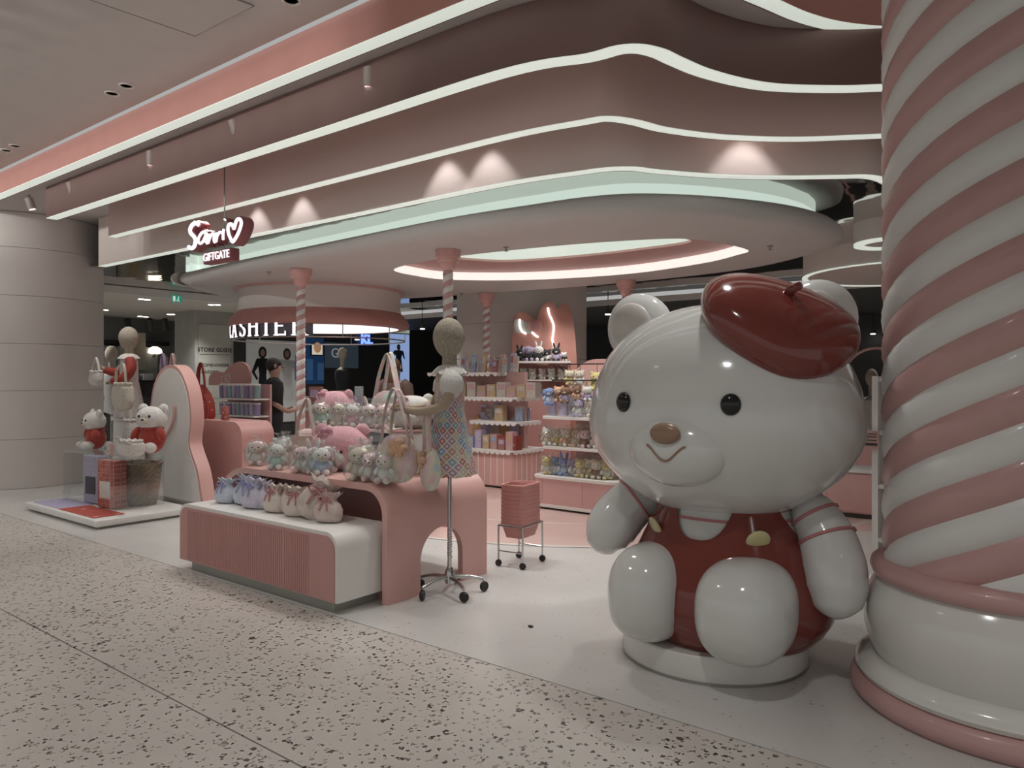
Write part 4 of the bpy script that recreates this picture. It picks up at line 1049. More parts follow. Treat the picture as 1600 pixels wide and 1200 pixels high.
# ---------------------------------------------------------------- mannequins of children
def mannequin(name, label, loc, rz, dress, sleeve, frill, long_sleeve, armR, armL, collar=True, flare=1.0):
    """origin at the hem; about 1 m from hem to crown"""
    t = thing(name, label, 'mannequin', loc, rz)
    vs = []; n = 48
    prof = [(.0, .205, .17), (.06, .195, .16), (.16, .175, .145), (.28, .15, .125), (.38, .13, .108), (.43, .125, .10), (.50, .132, .10), (.58, .14, .10), (.65, .142, .095), (.70, .11, .08), (.725, .06, .055)]
    for j, (z, rx, ry) in enumerate(prof):
        for i in range(n):
            a = 2 * math.pi * i / n; f = max(0, 1 - z / .42); k = 1 + .06 * f * math.sin(9 * a + .5) + .03 * f * math.sin(5 * a)
            vs.append((rx * flare * k * math.cos(a) if z < .42 else rx * math.cos(a), (ry * k if z < .42 else ry) * math.sin(a), z))
    fs = [(j * n + i, j * n + (i + 1) % n, (j + 1) * n + (i + 1) % n, (j + 1) * n + i) for j in range(len(prof) - 1) for i in range(n)]
    ob('dress', MB().add(vs, fs), dress, t, smooth=180)
    ob('head', MB().ell((0, -.005, .915), (.094, .108, .138), 28, 20, None, 1.0, lambda q: Vector((q.x * (1 - .16 * max(0, -q.z / .128)), q.y * (1 - .10 * max(0, -q.z / .128)), q.z))), MATS['mannequin_linen'], t, smooth=180)
    ob('neck', MB().lathe([(.058, .715), (.05, .75), (.048, .80), (.055, .84)], 20), MATS['mannequin_linen'], t)
    if collar:
        vs = []
        for j, (r, z) in enumerate(((.055, .735), (.085, .728), (.12, .705), (.15, .675))):
            for i in range(n):
                a = 2 * math.pi * i / n; k = 1 + .05 * j / 3 * math.sin(16 * a); vs.append((r * 1.08 * k * math.cos(a), r * .80 * k * math.sin(a), z + .008 * (j / 3) * math.cos(16 * a)))
        ob('frill_collar', MB().add(vs, [(j * n + i, j * n + (i + 1) % n, (j + 1) * n + (i + 1) % n, (j + 1) * n + i) for j in range(3) for i in range(n)]), frill, t, smooth=180)
    skin = mat('mannequin_skin', (.42, .33, .24), .6, var=.06)
    for s_, pts in ((1, armR), (-1, armL)):
        P = catmull(pts, 6); k = len(P)
        rr = [.042 - .020 * i / (k - 1) for i in range(k)]
        arm = ob('arm', MB().tube(P, rr, 12), skin, t, smooth=180)
        cut = int(k * (.80 if long_sleeve else .34))
        vsr = [(.052 if long_sleeve else .058) + (.012 if long_sleeve else .022) * math.sin(math.pi * i / max(1, cut)) - (.014 * i / cut if long_sleeve else 0) for i in range(cut + 1)]
        ob('sleeve', MB().tube(P[:cut + 1], vsr, 16), sleeve, t, smooth=180)
        # hand: palm, four bent fingers of unequal length and a thumb
        T = (P[-1] - P[-2]).normalized(); side = T.cross(Vector((0, 0, 1))).normalized(); dn = Vector((0, 0, -1))
        hand = MB().ell(P[-1] + T * .028, (.024, .034, .013), 12, 8, Vector((0, 1, 0)).rotation_difference(T).to_matrix())
        for q, (off, ln) in enumerate(((-.017, .036), (-.006, .042), (.006, .039), (.017, .030))):
            b0 = P[-1] + T * .05 + side * off; hand.tube([b0, b0 + T * ln * .55 + dn * .004, b0 + T * ln * .85 + dn * .018, b0 + T * ln * .9 + dn * .03], [.0072, .0068, .006, .004], 7)
        b0 = P[-1] + T * .022 + side * .022 * s_; hand.tube([b0, b0 + side * .018 * s_ + T * .014 + dn * .004, b0 + side * .02 * s_ + T * .032 + dn * .012], [.0085, .0075, .005], 7)
        ob('hand', hand, skin, t, smooth=180)
    return t

# ---------------------------------------------------------------- low display platform at the left
red_print = spots('mat_red', (.50, .10, .075), [(.62, .45, .42), (.40, .05, .04), (.60, .28, .22)], 9, .22)
lil_print = spots('mat_lilac', (.46, .42, .58), [(.62, .58, .66), (.36, .32, .50), (.55, .52, .64)], 9, .22)
plat = thing('display_platform', 'low white display platform beside the round column', 'platform', (-8.32, 3.62, 0))
ob('top', MB().rbox(1.76, .98, .06, .008, 2, Matrix.Translation((0, 0, .055))), white, plat)
ob('toe', MB().box(-.83, .83, -.44, .44, 0, .03), greyl, plat, smooth=0)
PZ = .085
tag(ob('floor_mat', MB().rbox(.70, .34, .006, .003, 1), lil_print, None, (-8.78, 3.36, PZ + .003)), 'lilac printed mat lying on the low white platform', 'mat')
tag(ob('floor_mat', MB().rbox(.82, .30, .006, .003, 1), red_print, None, (-8.02, 3.33, PZ + .003)), 'red printed mat lying on the low white platform', 'mat')
# arched back panel: white face, thick pink edge
YP = 4.28
op = [(318, 812), (315, 770), (309, 735), (299, 705), (296, 688), (299, 655), (296, 620), (288, 592), (277, 574), (264, 570), (250, 580), (240, 602), (235, 632), (231, 668), (226, 705), (222, 745), (219, 800)]
loop = catmull([Vector((PY(a, b_, YP).x, 0, max(PZ, PY(a, b_, YP).z))) for a, b_ in op], 4)
loop = [(p.x, max(PZ, p.z)) for p in loop]
lc = (sum(p[0] for p in loop) / len(loop), .75)
pan = thing('arched_back_panel', 'tall wavy arched white panel with a thick pink edge on the platform', 'panel', (lc[0], YP, 0))
L0 = [(x - lc[0], z) for x, z in loop]
ob('pink_edge', MB().prism(L0, 0, .15), pink, pan)
ob('white_face', MB().prism([(x * .93, PZ + (z - PZ) * .972) for x, z in L0], -.004, .01), white, pan, smooth=0)
cv = [Vector((PY(a, b_, YP).x - lc[0], -.016, PY(a, b_, YP).z)) for a, b_ in ((275, 634), (274, 652), (268, 670), (258, 684), (247, 692))]
ob('pink_curve', MB().tube(catmull(cv, 5), .016, 8), pink, pan)
# pink box behind it
p0, p1 = PY(300, 660, 4.72), PY(378, 660, 4.72)
bxz = p1.z
pb = thing('pink_display_box', 'tall pink display box with a rounded corner behind the arched panel', 'display box', ((p0.x + p1.x) / 2, 4.72, 0))
wv = (p1.x - p0.x) / 2
ob('body', MB().prism(rrect(-wv, wv, .03, bxz, .18, 8, (0, 0, 1, 1)), 0, .42), pink_dk, pb)
ob('toe', MB().box(-wv + .05, wv - .05, .03, .39, 0, .04), greyl, pb, smooth=0)
# red heart-print tote on the box
hearts = spots('tote_red', (.30, .045, .035), [(.62, .50, .46), (.55, .40, .36)], 22, .22, keep=.5)
tz = PY(318, 656, 4.85); 
tote = thing('red_tote_bag', 'red tote bag with pale hearts standing on the pink box', 'bag', (tz.x, 4.86, bxz))
ob('body', MB().prism([(-.15, 0), (-.17, .12), (-.14, .32), (-.08, .42), (0, .36), (.08, .30), (.15, .20), (.17, .05), (.15, 0)], -.05, .05), hearts, tote, smooth=60)
strap(tote, [(-.13, -.02, .34), (-.115, -.02, .55), (-.08, 0, .68), (-.05, .02, .55), (-.02, .02, .36)], .022, hearts)
strap(tote, [(-.08, -.03, .38), (-.07, -.03, .58), (-.02, -.02, .66), (.03, -.02, .5), (.06, -.02, .30)], .022, hearts)
rb = PY(347, 658, 4.8)
tag(ob('small_gift_card', MB().rbox(.10, .05, .16, .006, 2), spots('card_red', (.36, .10, .08), [(.6, .45, .4)], 40, .3), None, (rb.x, 4.84, bxz + .082)), 'small dark red card box on the pink box beside the tote', 'box')
for i, (px, py) in enumerate(((255, 556), (270, 556))):
    q = PY(px, 575, 4.55)
    t = thing('pastel_shoulder_bag', 'pastel bag with looped straps behind the arch, ' + ('left one' if i == 0 else 'right one'), 'bag', (q.x, 4.55, 0))
    ob('body', MB().rbox(.18, .08, .30, .035, 3, Matrix.Translation((0, 0, 1.30))), PC['lilac' if i == 0 else 'pale'], t)
    strap(t, [(-.05, 0, 1.46), (-.045, 0, 1.62), (0, 0, 1.74), (.045, 0, 1.62), (.05, 0, 1.46)], .020, PC['lilac' if i == 0 else 'pale'])
    ob('hook_stand', MB().tube([(0, .05, 0), (0, .05, 1.70), (0, .0, 1.74)], .010, 6), steel, t)

# clear acrylic riser
ac = thing('acrylic_riser', 'clear acrylic bridge table on the low platform', 'riser', (-8.43, 3.72, PZ))
oo = rrect(-.57, .57, 0, .565, .05, 5, (0, 0, 1, 1)); ii = rrect(-.555, .555, 0, .55, .04, 5, (0, 0, 1, 1))
m = MB(); k = len(oo)
for (y0, y1) in ((-.28, .28),):
    vs = [(x, y0, z) for x, z in oo] + [(x, y0, z) for x, z in ii] + [(x, y1, z) for x, z in oo] + [(x, y1, z) for x, z in ii]
    fs = []
    for i in range(1, k):          # leave the floor side open
        j = (i + 1) % k
        if j == 1: continue
        fs += [(i, j, j + k, i + k), (i + 2 * k, i + 3 * k, j + 3 * k, j + 2 * k), (i, i + 2 * k, j + 2 * k, j), (i + k, j + k, j + 3 * k, i + 3 * k)]
    m.add(vs, fs)
ob('bent_sheet', m, acrylic, ac)
AZ = PZ + .566
# boxes and wicker basket below the riser
def boxcase(name, label, loc, col, w, d, h, rz, panel):
    t = thing(name, label, 'box', loc, rz)
    ob('body', MB().rbox(w, d, h, .02, 3, Matrix.Translation((0, 0, h / 2))), col, t)
    ob('front_panel', MB().rbox(w * .62, .012, h * .36, .005, 2, Matrix.Translation((0, -d / 2 - .003, h * .38))), panel, t)
    ob('zip_line', MB().tube([(-w / 2 - .002, 0, .03), (-w / 2 - .002, 0, h - .03), (-w / 2 + .02, 0, h + .001), (w / 2 - .02, 0, h + .001), (w / 2 + .002, 0, h - .03), (w / 2 + .002, 0, .03)], .004, 5), steel, t)
    return t
ging = plaid('gingham_red', [(.40, .06, .045), (.46, .12, .09), (.34, .04, .03)], (.55, .30, .26), 22)
for n_ in ging.node_tree.nodes:
    if n_.type == 'MAPPING': n_.inputs['Rotation'].default_value = (0, 0, 0)
dots = spots('dotted_lilac', (.40, .38, .48), [(.55, .53, .62)], 30, .25)
boxcase('gingham_case', 'red gingham case with a white front panel under the acrylic riser', (-8.09, 3.565, PZ + .006), ging, .29, .15, .50, R(8), PC['white'])
boxcase('dotted_case', 'lilac dotted case with a dark front panel under the acrylic riser', (-8.52, 3.60, PZ + .006), dots, .29, .15, .52, R(8), mat('panel_charcoal', (.08, .08, .09), .7))
wick = mat('wicker', (.26, .20, .14), .8, var=.35, scale=60, bump=.6, bscale=90)
bk_ = thing('wicker_basket', 'round brown wicker basket under the acrylic riser', 'basket', (-8.05, 3.86, PZ))
nb = 36; vs = []
for j in range(15):
    z = .45 * j / 14; r = .145 + .062 * (j / 14) ** .8
    for i in range(nb):
        a = 2 * math.pi * i / nb; vs.append(((r + .006 * (1 if (i + j) % 2 else -1)) * math.cos(a), (r + .006 * (1 if (i + j) % 2 else -1)) * math.sin(a) * .92, z))
ob('weave', MB().add(vs, [(j * nb + i, j * nb + (i + 1) % nb, (j + 1) * nb + (i + 1) % nb, (j + 1) * nb + i) for j in range(14) for i in range(nb)] + [tuple(reversed(range(nb)))]), wick, bk_, smooth=0)
ob('rim', MB().tube([(.21 * math.cos(a), .193 * math.sin(a), .45 + .004 * math.sin(14 * a)) for a in [2 * math.pi * k / 48 for k in range(48)]], .016, 8, closed=True), wick, bk_)
ob('wrap_liner', MB().lathe([(.19, .43), (.14, .40), (.08, .46), (.0, .44)], 18), clear('liner', gloss=.12, rough=.2, wrinkle=.7), bk_)
# soft toys and bags on top of the riser
q = PY(150, 704, 3.70); plush((q.x, 3.70, AZ), 'white sitting bear with a red scarf at the left end of the riser', 'bear', 'white', 'red', 2.0, R(-5), False, accent='red')
q = PY(238, 700, 3.86); plush((q.x, 3.84, AZ), 'large white bear in red leaning beside the arched panel', 'bear', 'white', 'red', 2.35, R(28), False, accent='red', tilt=R(-6))
flor = spots('floral_white', (.66, .62, .58), [(.45, .10, .10), (.50, .30, .28), (.30, .26, .26)], 34, .20)
def soft_bag(name, label, loc, rz, m, w, d, h, straps, group=None, sm=None):
    t = thing(name, label, 'bag', loc, rz, group)
    ob('body', MB().ell((0, 0, h / 2), (w / 2, d / 2, h / 2), 24, 16, None, .75, lambda q: Vector((q.x * (1 + .05 * math.sin(9 * q.z / h * 3)), q.y, q.z))), m, t, smooth=180)
    ob('frill', MB().tube([(w * .40 * math.cos(a), d * .40 * math.sin(a) , h * .93 + .008 * math.sin(11 * a)) for a in [2 * math.pi * k / 44 for k in range(44)]], .012, 6, closed=True), m, t, smooth=180)
    for s_ in straps: strap(t, s_, .016, sm or m)
    return t
q = PY(208, 706, 3.58)
soft_bag('white_floral_bag', 'white floral bag lying on the acrylic riser', (q.x, 3.56, AZ), R(10), flor, .34, .18, .17, [[(-.1, -.05, .13), (-.05, -.12, .2), (.06, -.12, .18), (.1, -.05, .12)]])
q = PY(174, 704, 3.52)
tag(ob('small_figure_box', MB().rbox(.055, .04, .13, .006, 2), spots('box_red_white', (.6, .55, .5), [(.4, .08, .06)], 60, .35), None, (q.x, 3.50, AZ + .067)), 'tiny red and white box at the front edge of the riser', 'box')
q2 = PY(183, 704, 3.52)
tag(ob('price_card', MB().rbox(.06, .012, .12, .003, 1), mat('price_card', (.55, .32, .28), .6), None, (q2.x, 3.47, AZ + .062)), 'small pink price card standing on the riser', 'card')
# mannequin on a white pedestal
MX = PY(203, 640, 4.12).x
ped = thing('white_pedestal', 'white block pedestal under the mannequin behind the riser', 'pedestal', (MX, 4.11, PZ))
ob('block', MB().rbox(.30, .24, .86, .012, 2, Matrix.Translation((0, 0, .43))), white, ped)
ob('cap', MB().rbox(.34, .27, .05, .010, 2, Matrix.Translation((0, 0, .885))), white, ped)
redcloth = mat('red_cloth', (.36, .055, .04), .8)
mannequin('floral_dress_mannequin', 'child mannequin in a floral dress with red sleeves behind the riser', (MX, 4.11, PZ + .91), R(-22), flor, redcloth, flor, True,
          [(.13, 0, .67), (.19, .01, .57), (.20, -.05, .46), (.12, -.15, .42), (.02, -.19, .41)], [(-.13, 0, .67), (-.21, -.02, .58), (-.24, -.12, .52), (-.27, -.22, .54), (-.28, -.28, .58)])
bq = PY(150, 590, 3.82)
soft_bag('small_frilled_bag', 'small cream frilled bag hanging from the left mannequin hand', (bq.x, bq.y, bq.z - .10), R(10), flor, .20, .10, .18, [[(-.07, 0, .15), (-.04, 0, .26), (0, 0, .33), (.04, 0, .26), (.07, 0, .15)]])
bq = PY(192, 618, 3.80)
soft_bag('cream_shoulder_bag', 'cream floral shoulder bag held by the left mannequin', (bq.x, bq.y, bq.z - .17), R(0), spots('floral_cream', (.62, .57, .48), [(.45, .14, .13), (.36, .36, .26)], 30, .22, keep=.4), .36, .16, .32, [[(-.12, -.02, .26), (-.10, -.02, .45), (.0, 0, .52), (.09, -.02, .45), (.12, -.02, .26)]])
bq = PY(160, 650, 3.66)
soft_bag('cream_drape_bag', 'cream cloth bag with a ribbon below the mannequin arm', (bq.x, 3.96, AZ + .0), R(0), flor, .22, .12, .34, [[(-.06, -.02, .30), (-.03, -.02, .5), (0, 0, .6), (.03, -.02, .5), (.06, -.02, .30)]])

# ---------------------------------------------------------------- white counter with pink reeded front
CZ0, CZ1 = .075, .50
ctr = thing('low_white_counter', 'low white counter with rounded ends and pink reeded front', 'counter', (-4.53, 2.90, 0))
half = .93
ob('body', MB().prism(rrect(-half, half, CZ0, CZ1, .10, 8, (0, 0, 1, 1)), 0, .44), white, ctr)
ob('toe', MB().box(-half + .09, half - .09, .05, .40, 0, CZ0), greyl, ctr, smooth=0)
fr = rrect(-half + .022, half - .022, CZ0 + .004, CZ1 - .024, .085, 8, (0, 0, 1, 1))
xs = [-half + .022, -half + .36, half - .52, half - .022]
def clip_outline(x0, x1):
    pts = [(x, z) for x, z in fr if x0 - 1e-6 <= x <= x1 + 1e-6]
    zt = CZ1 - .024
    cand = pts + [(x, z) for x in (x0, x1) for z in (CZ0 + .004, zt) if abs(x) < half - .12]
    cx_ = sum(p[0] for p in cand) / len(cand); cz_ = (CZ0 + zt) / 2
    return sorted(set(cand), key=lambda p: math.atan2(p[1] - cz_, p[0] - cx_))
for i in range(3):
    pn = ob('front_panel', MB().prism(clip_outline(xs[i] + (.002 if i else -.001), xs[i + 1] - (.002 if i < 2 else -.001)), -.008, .006), pink_dk, ctr, smooth=0)
    if i == 1:
        k = int((xs[2] - xs[1] - .02) / .022)
        rme = MB().lathe([(.008, CZ0 + .02), (.008, CZ1 - .045)], 8, caps=False).mesh('reed')
        for j in range(k): ob('reed', rme, pink_dk, pn, (xs[1] + .02 + j * .022, -.007, 0))
    elif i == 0:
        for j in range(10): ob('reed', rme0 if j else (rme0 := MB().lathe([(.008, CZ0 + .02), (.008, CZ1 - .045)], 8, caps=False).mesh('reed')), pink_dk, pn, (xs[0] + .115 + j * .022, -.007, 0))
    else:
        for j in range(11): ob('reed', rme0, pink_dk, pn, (xs[2] + .02 + j * .022, -.007, 0))
# pouches along the counter top
ordn = names
spec = [(351, 777, pouch_blue, 'pouch_bow', .92, 'pale blue pouch at the left end of the white counter', 0), (384, 768, pouch_blue, 'pouch_bow', 1.1, 'pale blue pouch standing behind the lilac one', .12), (395, 784, pouch_lilac, 'pouch_bow', 1.08, 'pale lilac pouch in front of the blue ones', 0), (409, 772, pouch_lilac, 'pouch_bow', 1.0, 'lilac pouch turned sideways behind the others', .10),
        (428, 790, pouch_cream, 'pouch_bow_pink', .98, 'plain cream pouch in the middle of the white counter', 0), (443, 783, pouch_pink, 'pouch_bow_pink', .95, 'pinkish pouch half hidden behind the cream one', .10), (463, 806, pouch_cream, 'pouch_bow_pink', 1.0, 'cream pouch before the big quilted bag', 0), (512, 812, pouch_pink, 'pouch_bow_pink', .98, 'pinkish pouch at the right end of the row', 0)]
for px, py, m_, bw_, s_, lab, dy in spec:
    yy_ = max(2.985, min(PG(px, py, CZ1).y, 3.10)) + dy * .45; q = PY(px, py, yy_)
    pouch((q.x, yy_, CZ1), lab, m_, R(random.uniform(-25, 25)), s_ * 1.18, bw_, 'pouches on the white counter', tilt=R(-8))
quilt = mat('quilted_cream', (.62, .53, .48), .85, var=.12, scale=40, bump=.5, bscale=70)
q = PG(488, 798, CZ1)
q = PY(489, 795, 3.13)
qb = pouch((q.x, 3.13, CZ1), 'large cream quilted bag leaning among the pouches', quilt, R(30), 1.62, 'pouch_bow_pink', None, R(0), R(20))
qb.name = 'quilted_drawstring_bag'; qb['category'] = 'bag'

# ---------------------------------------------------------------- pink arched bench
BZ = .76
BX0, BX1, BY0, BY1 = -5.53, -3.52, 3.23, 4.22
bench = thing('pink_arch_bench', 'pink waterfall display bench with an arched opening in its side', 'display bench', ((BX0 + BX1) / 2, BY0, 0))
hw = (BX1 - BX0) / 2; dp = BY1 - BY0
# shell: inverted U swept along the depth, with an arched doorway cut in the right leg
R_o, R_l, th = .20, .42, .045
def upath():
    P = []
    for i in range(13):
        a = R(180 - 90 * i / 12); P.append((-hw + R_l + R_l * math.cos(a), BZ - R_l + R_l * math.sin(a), math.cos(a), math.sin(a)))
    for i in range(13):
        a = R(90 - 90 * i / 12); P.append((hw - R_o + R_o * math.cos(a), BZ - R_o + R_o * math.sin(a), math.cos(a), math.sin(a)))
    return [(-hw, 0, -1, 0)] + P
U = upath()
vs = []; fs = []
for x, z, nx, nz in U:
    for y in (0, dp):
        vs += [(x, y, z), (x - nx * th, y, z - nz * th)]
for i in range(len(U) - 1):
    a, c = i * 4, i * 4 + 4
    fs += [(a, c, c + 2, a + 2), (a + 1, a + 3, c + 3, c + 1), (a, a + 1, c + 1, c), (a + 2, c + 2, c + 3, a + 3)]
fs += [(0, 2, 3, 1)]
ob('top_shell', MB().add(vs, fs), pink, bench, smooth=50)
# right leg as a plate with the arch: outline in (y, z), hole open to the floor
ya, yb, zt = .30, .72, .40
arch = [(0, 0), (ya, 0)] + [((ya + yb) / 2 + (yb - ya) / 2 * math.cos(R(180 - 180 * i / 16)), .215 + (yb - ya) / 2 * math.sin(R(180 - 180 * i / 16))) for i in range(17)] + [(yb, 0), (dp, 0), (dp, BZ - R_o), (0, BZ - R_o)]
T = Matrix(((0, 1, 0, hw), (1, 0, 0, 0), (0, 0, 1, 0), (0, 0, 0, 1)))
leg = MB(); k = len(arch)
bmq = bmesh.new()
va = [bmq.verts.new((hw, y, z)) for y, z in arch]; vb = [bmq.verts.new((hw - th, y, z)) for y, z in arch]
for i in range(k): bmq.faces.new((va[i], va[(i + 1) % k], vb[(i + 1) % k], vb[i]))
for L in (va, vb):
    ed = [bmq.edges.get((L[i], L[(i + 1) % k])) for i in range(k)]
    bmesh.ops.triangle_fill(bmq, edges=ed, use_beauty=True)
bmq.verts.index_update()
leg.add([v.co[:] for v in bmq.verts], [[v.index for v in f.verts] for f in bmq.faces]); bmq.free()
ob('arched_leg', leg, pink, bench, smooth=0)
ob('inner_wall', MB().box(-hw + th, hw - .42, .50, .53, 0, BZ - th), pink_lt, bench, smooth=0)
# white riser tier at the back of the bench top
tier = thing('white_display_tier', 'white raised tier at the back of the pink bench', 'display tier', (-4.55, 3.98, BZ))
ob('board', MB().rbox(1.0, .40, .025, .008, 2, Matrix.Translation((0, 0, .287))), white, tier)
for x in (-.47, .47): ob('side', MB().box(x - .012, x + .012, -.18, .18, 0, .275), white, tier, smooth=0)
bx2 = PY(645, 755, 3.80)
wb = thing('white_display_block', 'white display block with a rounded edge at the right of the bench', 'display block', (-3.86, 3.82, BZ))
ob('block', MB().rbox(.20, .36, .30, .02, 3, Matrix.Translation((0, 0, .15))), white, wb)
ob('pink_top', MB().rbox(.21, .37, .02, .006, 2, Matrix.Translation((0, 0, .31))), pink_lt, wb)
# large soft toys
def head_cushion(loc, label, c1, c2, dots_m, r, rz):
    t = thing('plush_cushion', label, 'cushion', loc, rz)
    h = ob('cushion', MB().ell((0, 0, r * .72), (r, r * .72, r * .74), 28, 18, None, .92), PC[c1], t, smooth=180)
    for s_ in (-1, 1):
        ob('ear', MB().ell((s_ * r * .72, .02, r * 1.28), (r * .26, r * .14, r * .26), 14, 10), PC[c1], t, smooth=180)
        ob('eye', MB().ell((s_ * r * .30, -r * .70, r * .66), (r * .045, r * .03, r * .05), 9, 7), bead, h, smooth=180)
    mz_ = ob('muzzle', MB().ell((0, -r * .62, r * .44), (r * .40, r * .20, r * .28), 18, 12), PC[c2], t, smooth=180)
    ob('nose', MB().ell((0, -r * .82, r * .54), (r * .07, r * .03, r * .05), 9, 7), bead, mz_, smooth=180)
    ro = ob('rosette', MB().ell((-r * .30, -r * .52, r * 1.16), (r * .14, r * .10, r * .12), 12, 8), dots_m, t, smooth=180)
    for a in range(6): ob('petal', MB().ell((-r * .30 + r * .20 * math.cos(a * 1.047), -r * .50, r * 1.16 + r * .18 * math.sin(a * 1.047)), (r * .13, r * .08, r * .12), 10, 8), dots_m, ro, smooth=180)
    return t
dot_pink = spots('rosette_dots', (.52, .24, .29), [(.70, .56, .58)], 45, .28)
q = PY(533, 720, 3.60); head_cushion((q.x, 3.60, BZ), 'big pink plush bear-head cushion with a dotted rosette behind the wrapped toys', 'pink', 'white', dot_pink, .225, R(28))
q = PY(523, 640, 4.02); head_cushion((q.x, 4.02, BZ + .30), 'pink plush bear-head cushion with a dotted rosette up on the white tier', 'pink', 'white', dot_pink, .19, R(8))
q = PG(468, 718, BZ); plush((q.x, q.y + .10, BZ), 'pink lop-eared plush with a sky blue scarf on the bench', 'lop', 'pale', 'pink', 1.22, R(25), False, accent='sky')
head_cushion((-3.88, 3.80, BZ + .32), 'white plush bear-head cushion with a pink rosette on the white block', 'white', 'white', PC['pink'], .165, R(38))
# row of small bagged toys along the front edge
row = [(402, 727, 'lop', TD, 'white'), (420, 735, 'bear', 'white', 'mint'), (438, 722, 'bear', TD, 'pale'), (449, 741, 'bear', 'pale', TD), (468, 743, 'bunny', TD, 'white'), (487, 744, 'bear', 'white', 'sky'), (503, 741, 'lop', 'pale', TD), (519, 737, 'bear', 'white', 'pale'), (545, 752, 'bear', 'cream', 'cream'), (566, 754, 'bear', 'pale', 'white'), (588, 757, 'bear', TD, 'white'), (572, 737, 'bunny', TD, 'pale')]
for i, (px, py, kd, a_, b_) in enumerate(row):
    q = PG(px, py, BZ)
    order = sorted(range(len(row)), key=lambda k: row[k][0]).index(i)
    plush((q.x, max(q.y, BY0 + .09), BZ), 'small wrapped pastel plush along the bench front, %s from the left' % names[order], kd, a_, b_, .90 if i != 8 else 1.05, R(38 + random.uniform(-26, 26)), True, 'small wrapped plush along the bench front')
row2 = [(-4.98, 3.84, 'lop', TD, 'mint'), (-4.72, 3.83, 'bear', 'cream', TD), (-4.55, 3.82, 'bear', 'white', 'pale'), (-4.38, 3.84, 'bunny', TD, 'white'), (-4.22, 3.84, 'bear', 'pale', TD)]
for i, (x, y, kd, a_, b_) in enumerate(row2):
    plush((x, y - .0, BZ + .30), 'small wrapped pastel plush on the white tier, %s from the left' % names[i], kd, a_, b_, .86, R(38 + random.uniform(-25, 25)), True, 'small wrapped plush on the white tier')
plush((-5.0, 3.52, BZ), 'wrapped white plush at the far left of the bench behind the row', 'bear', 'white', 'cream', 1.0, R(-15), True)
# pastel handbags with long straps
def round_bag(name, label, loc, rz, m, r, deep, straps, trim, tag_card=False):
    t = thing(name, label, 'bag', loc, rz)
    ob('body', MB().ell((0, 0, r), (r, deep, r * 1.05), 28, 18, None, .9), m, t, smooth=180)
    ro = ob('rosette', MB().ell((r * .25, -deep * .92, r * 1.5), (r * .34, .03, r * .26), 14, 10), trim, t, smooth=180)
    for a in range(5): ob('petal', MB().ell((r * .25 + r * .30 * math.cos(a * 1.257), -deep * .95, r * 1.5 + r * .26 * math.sin(a * 1.257)), (r * .20, .025, r * .18), 10, 8), trim, ro, smooth=180)
    for s_ in straps: strap(t, s_, .020, m)
    if tag_card: ob('paper_tag', MB().box(r * .3, r * .3 + .055, -deep - .04, -deep - .037, r * 2.0, r * 2.0 + .08), white, t, smooth=0)
    return t
q = PG(603, 756, BZ)
round_bag('round_plush_bag', 'round pastel plush handbag standing on the right front of the bench', (q.x, q.y + .10, BZ), R(18), TD2, .155, .075, [[(-.10, -.03, .25), (-.08, -.03, .45), (-.02, -.01, .62), (.06, -.03, .45), (.11, -.03, .25)], [(-.08, .04, .25), (-.05, .03, .45), (.0, .02, .61), (.07, .03, .42), (.10, .04, .22)]], PC['peach'])
tb = thing('tall_strap_bag', 'tie-dye shoulder bag with tall looped straps on the white tier', 'bag', (-4.36, 4.03, BZ + .30), R(5))
ob('body', MB().ell((0, 0, .14), (.17, .085, .15), 24, 16, None, .8), TD, tb, smooth=180)
strap(tb, [(-.13, -.03, .22), (-.09, -.02, .42), (-.02, 0, .58), (.06, -.02, .42), (.12, -.03, .22)], .022, TD2)
strap(tb, [(-.10, .03, .22), (-.05, .02, .42), (.0, .01, .59), (.05, .02, .40), (.08, .03, .22)], .022, TD)
q = PG(432, 712, BZ)
cb_ = thing('cream_strap_bag', 'cream tie-dye handbag with a tall strap at the left of the bench', 'bag', (-5.0, 3.72, BZ), R(12))
ob('body', MB().prism([(-.13, 0), (-.15, .10), (-.10, .22), (.10, .22), (.15, .10), (.13, 0)], -.05, .05), tiedye('bag_cream', [(.62, .55, .40), (.62, .44, .40), (.50, .55, .50)], 8), cb_, smooth=70)
strap(cb_, [(-.09, -.02, .20), (-.06, -.02, .38), (.01, 0, .52), (.06, -.02, .38), (.10, -.02, .20)], .020, MATS['bag_cream'])

# ---------------------------------------------------------------- dressed mannequin on a wheeled stand
q = PG(699, 926); MXY = (q.x + .02, q.y)
patch = plaid('patchwork', [(.20, .30, .46), (.46, .16, .14), (.50, .44, .30), (.40, .24, .30), (.24, .36, .40), (.48, .26, .18)], (.60, .57, .54), 21, wrap=True)
wcot = mat('white_cotton', (.68, .66, .62), .85, bump=.4, bscale=60)
mnq = mannequin('patchwork_dress_mannequin', 'child mannequin in a patchwork dress with white puff sleeves on a wheeled stand', (MXY[0], MXY[1], .80), R(-42), patch, wcot, wcot, False,
                [(.13, 0, .66), (.20, -.01, .58), (.22, -.06, .47), (.12, -.20, .43), (.02, -.31, .44)], [(-.13, 0, .66), (-.20, -.03, .57), (-.21, -.10, .47), (-.16, -.22, .44), (-.12, -.31, .45)])
ob('pole', MB().lathe([(.014, -.72), (.014, .10)], 14), chrome, mnq)
ob('spring', MB().tube([(.017 * math.cos(k * .8), .017 * math.sin(k * .8), -.56 + k * .0022) for k in range(90)], .003, 5), chrome, mnq)
ob('hub', MB().lathe([(.0, -.73), (.03, -.73), (.032, -.66), (.02, -.63), (.014, -.62)], 18), chrome, mnq)
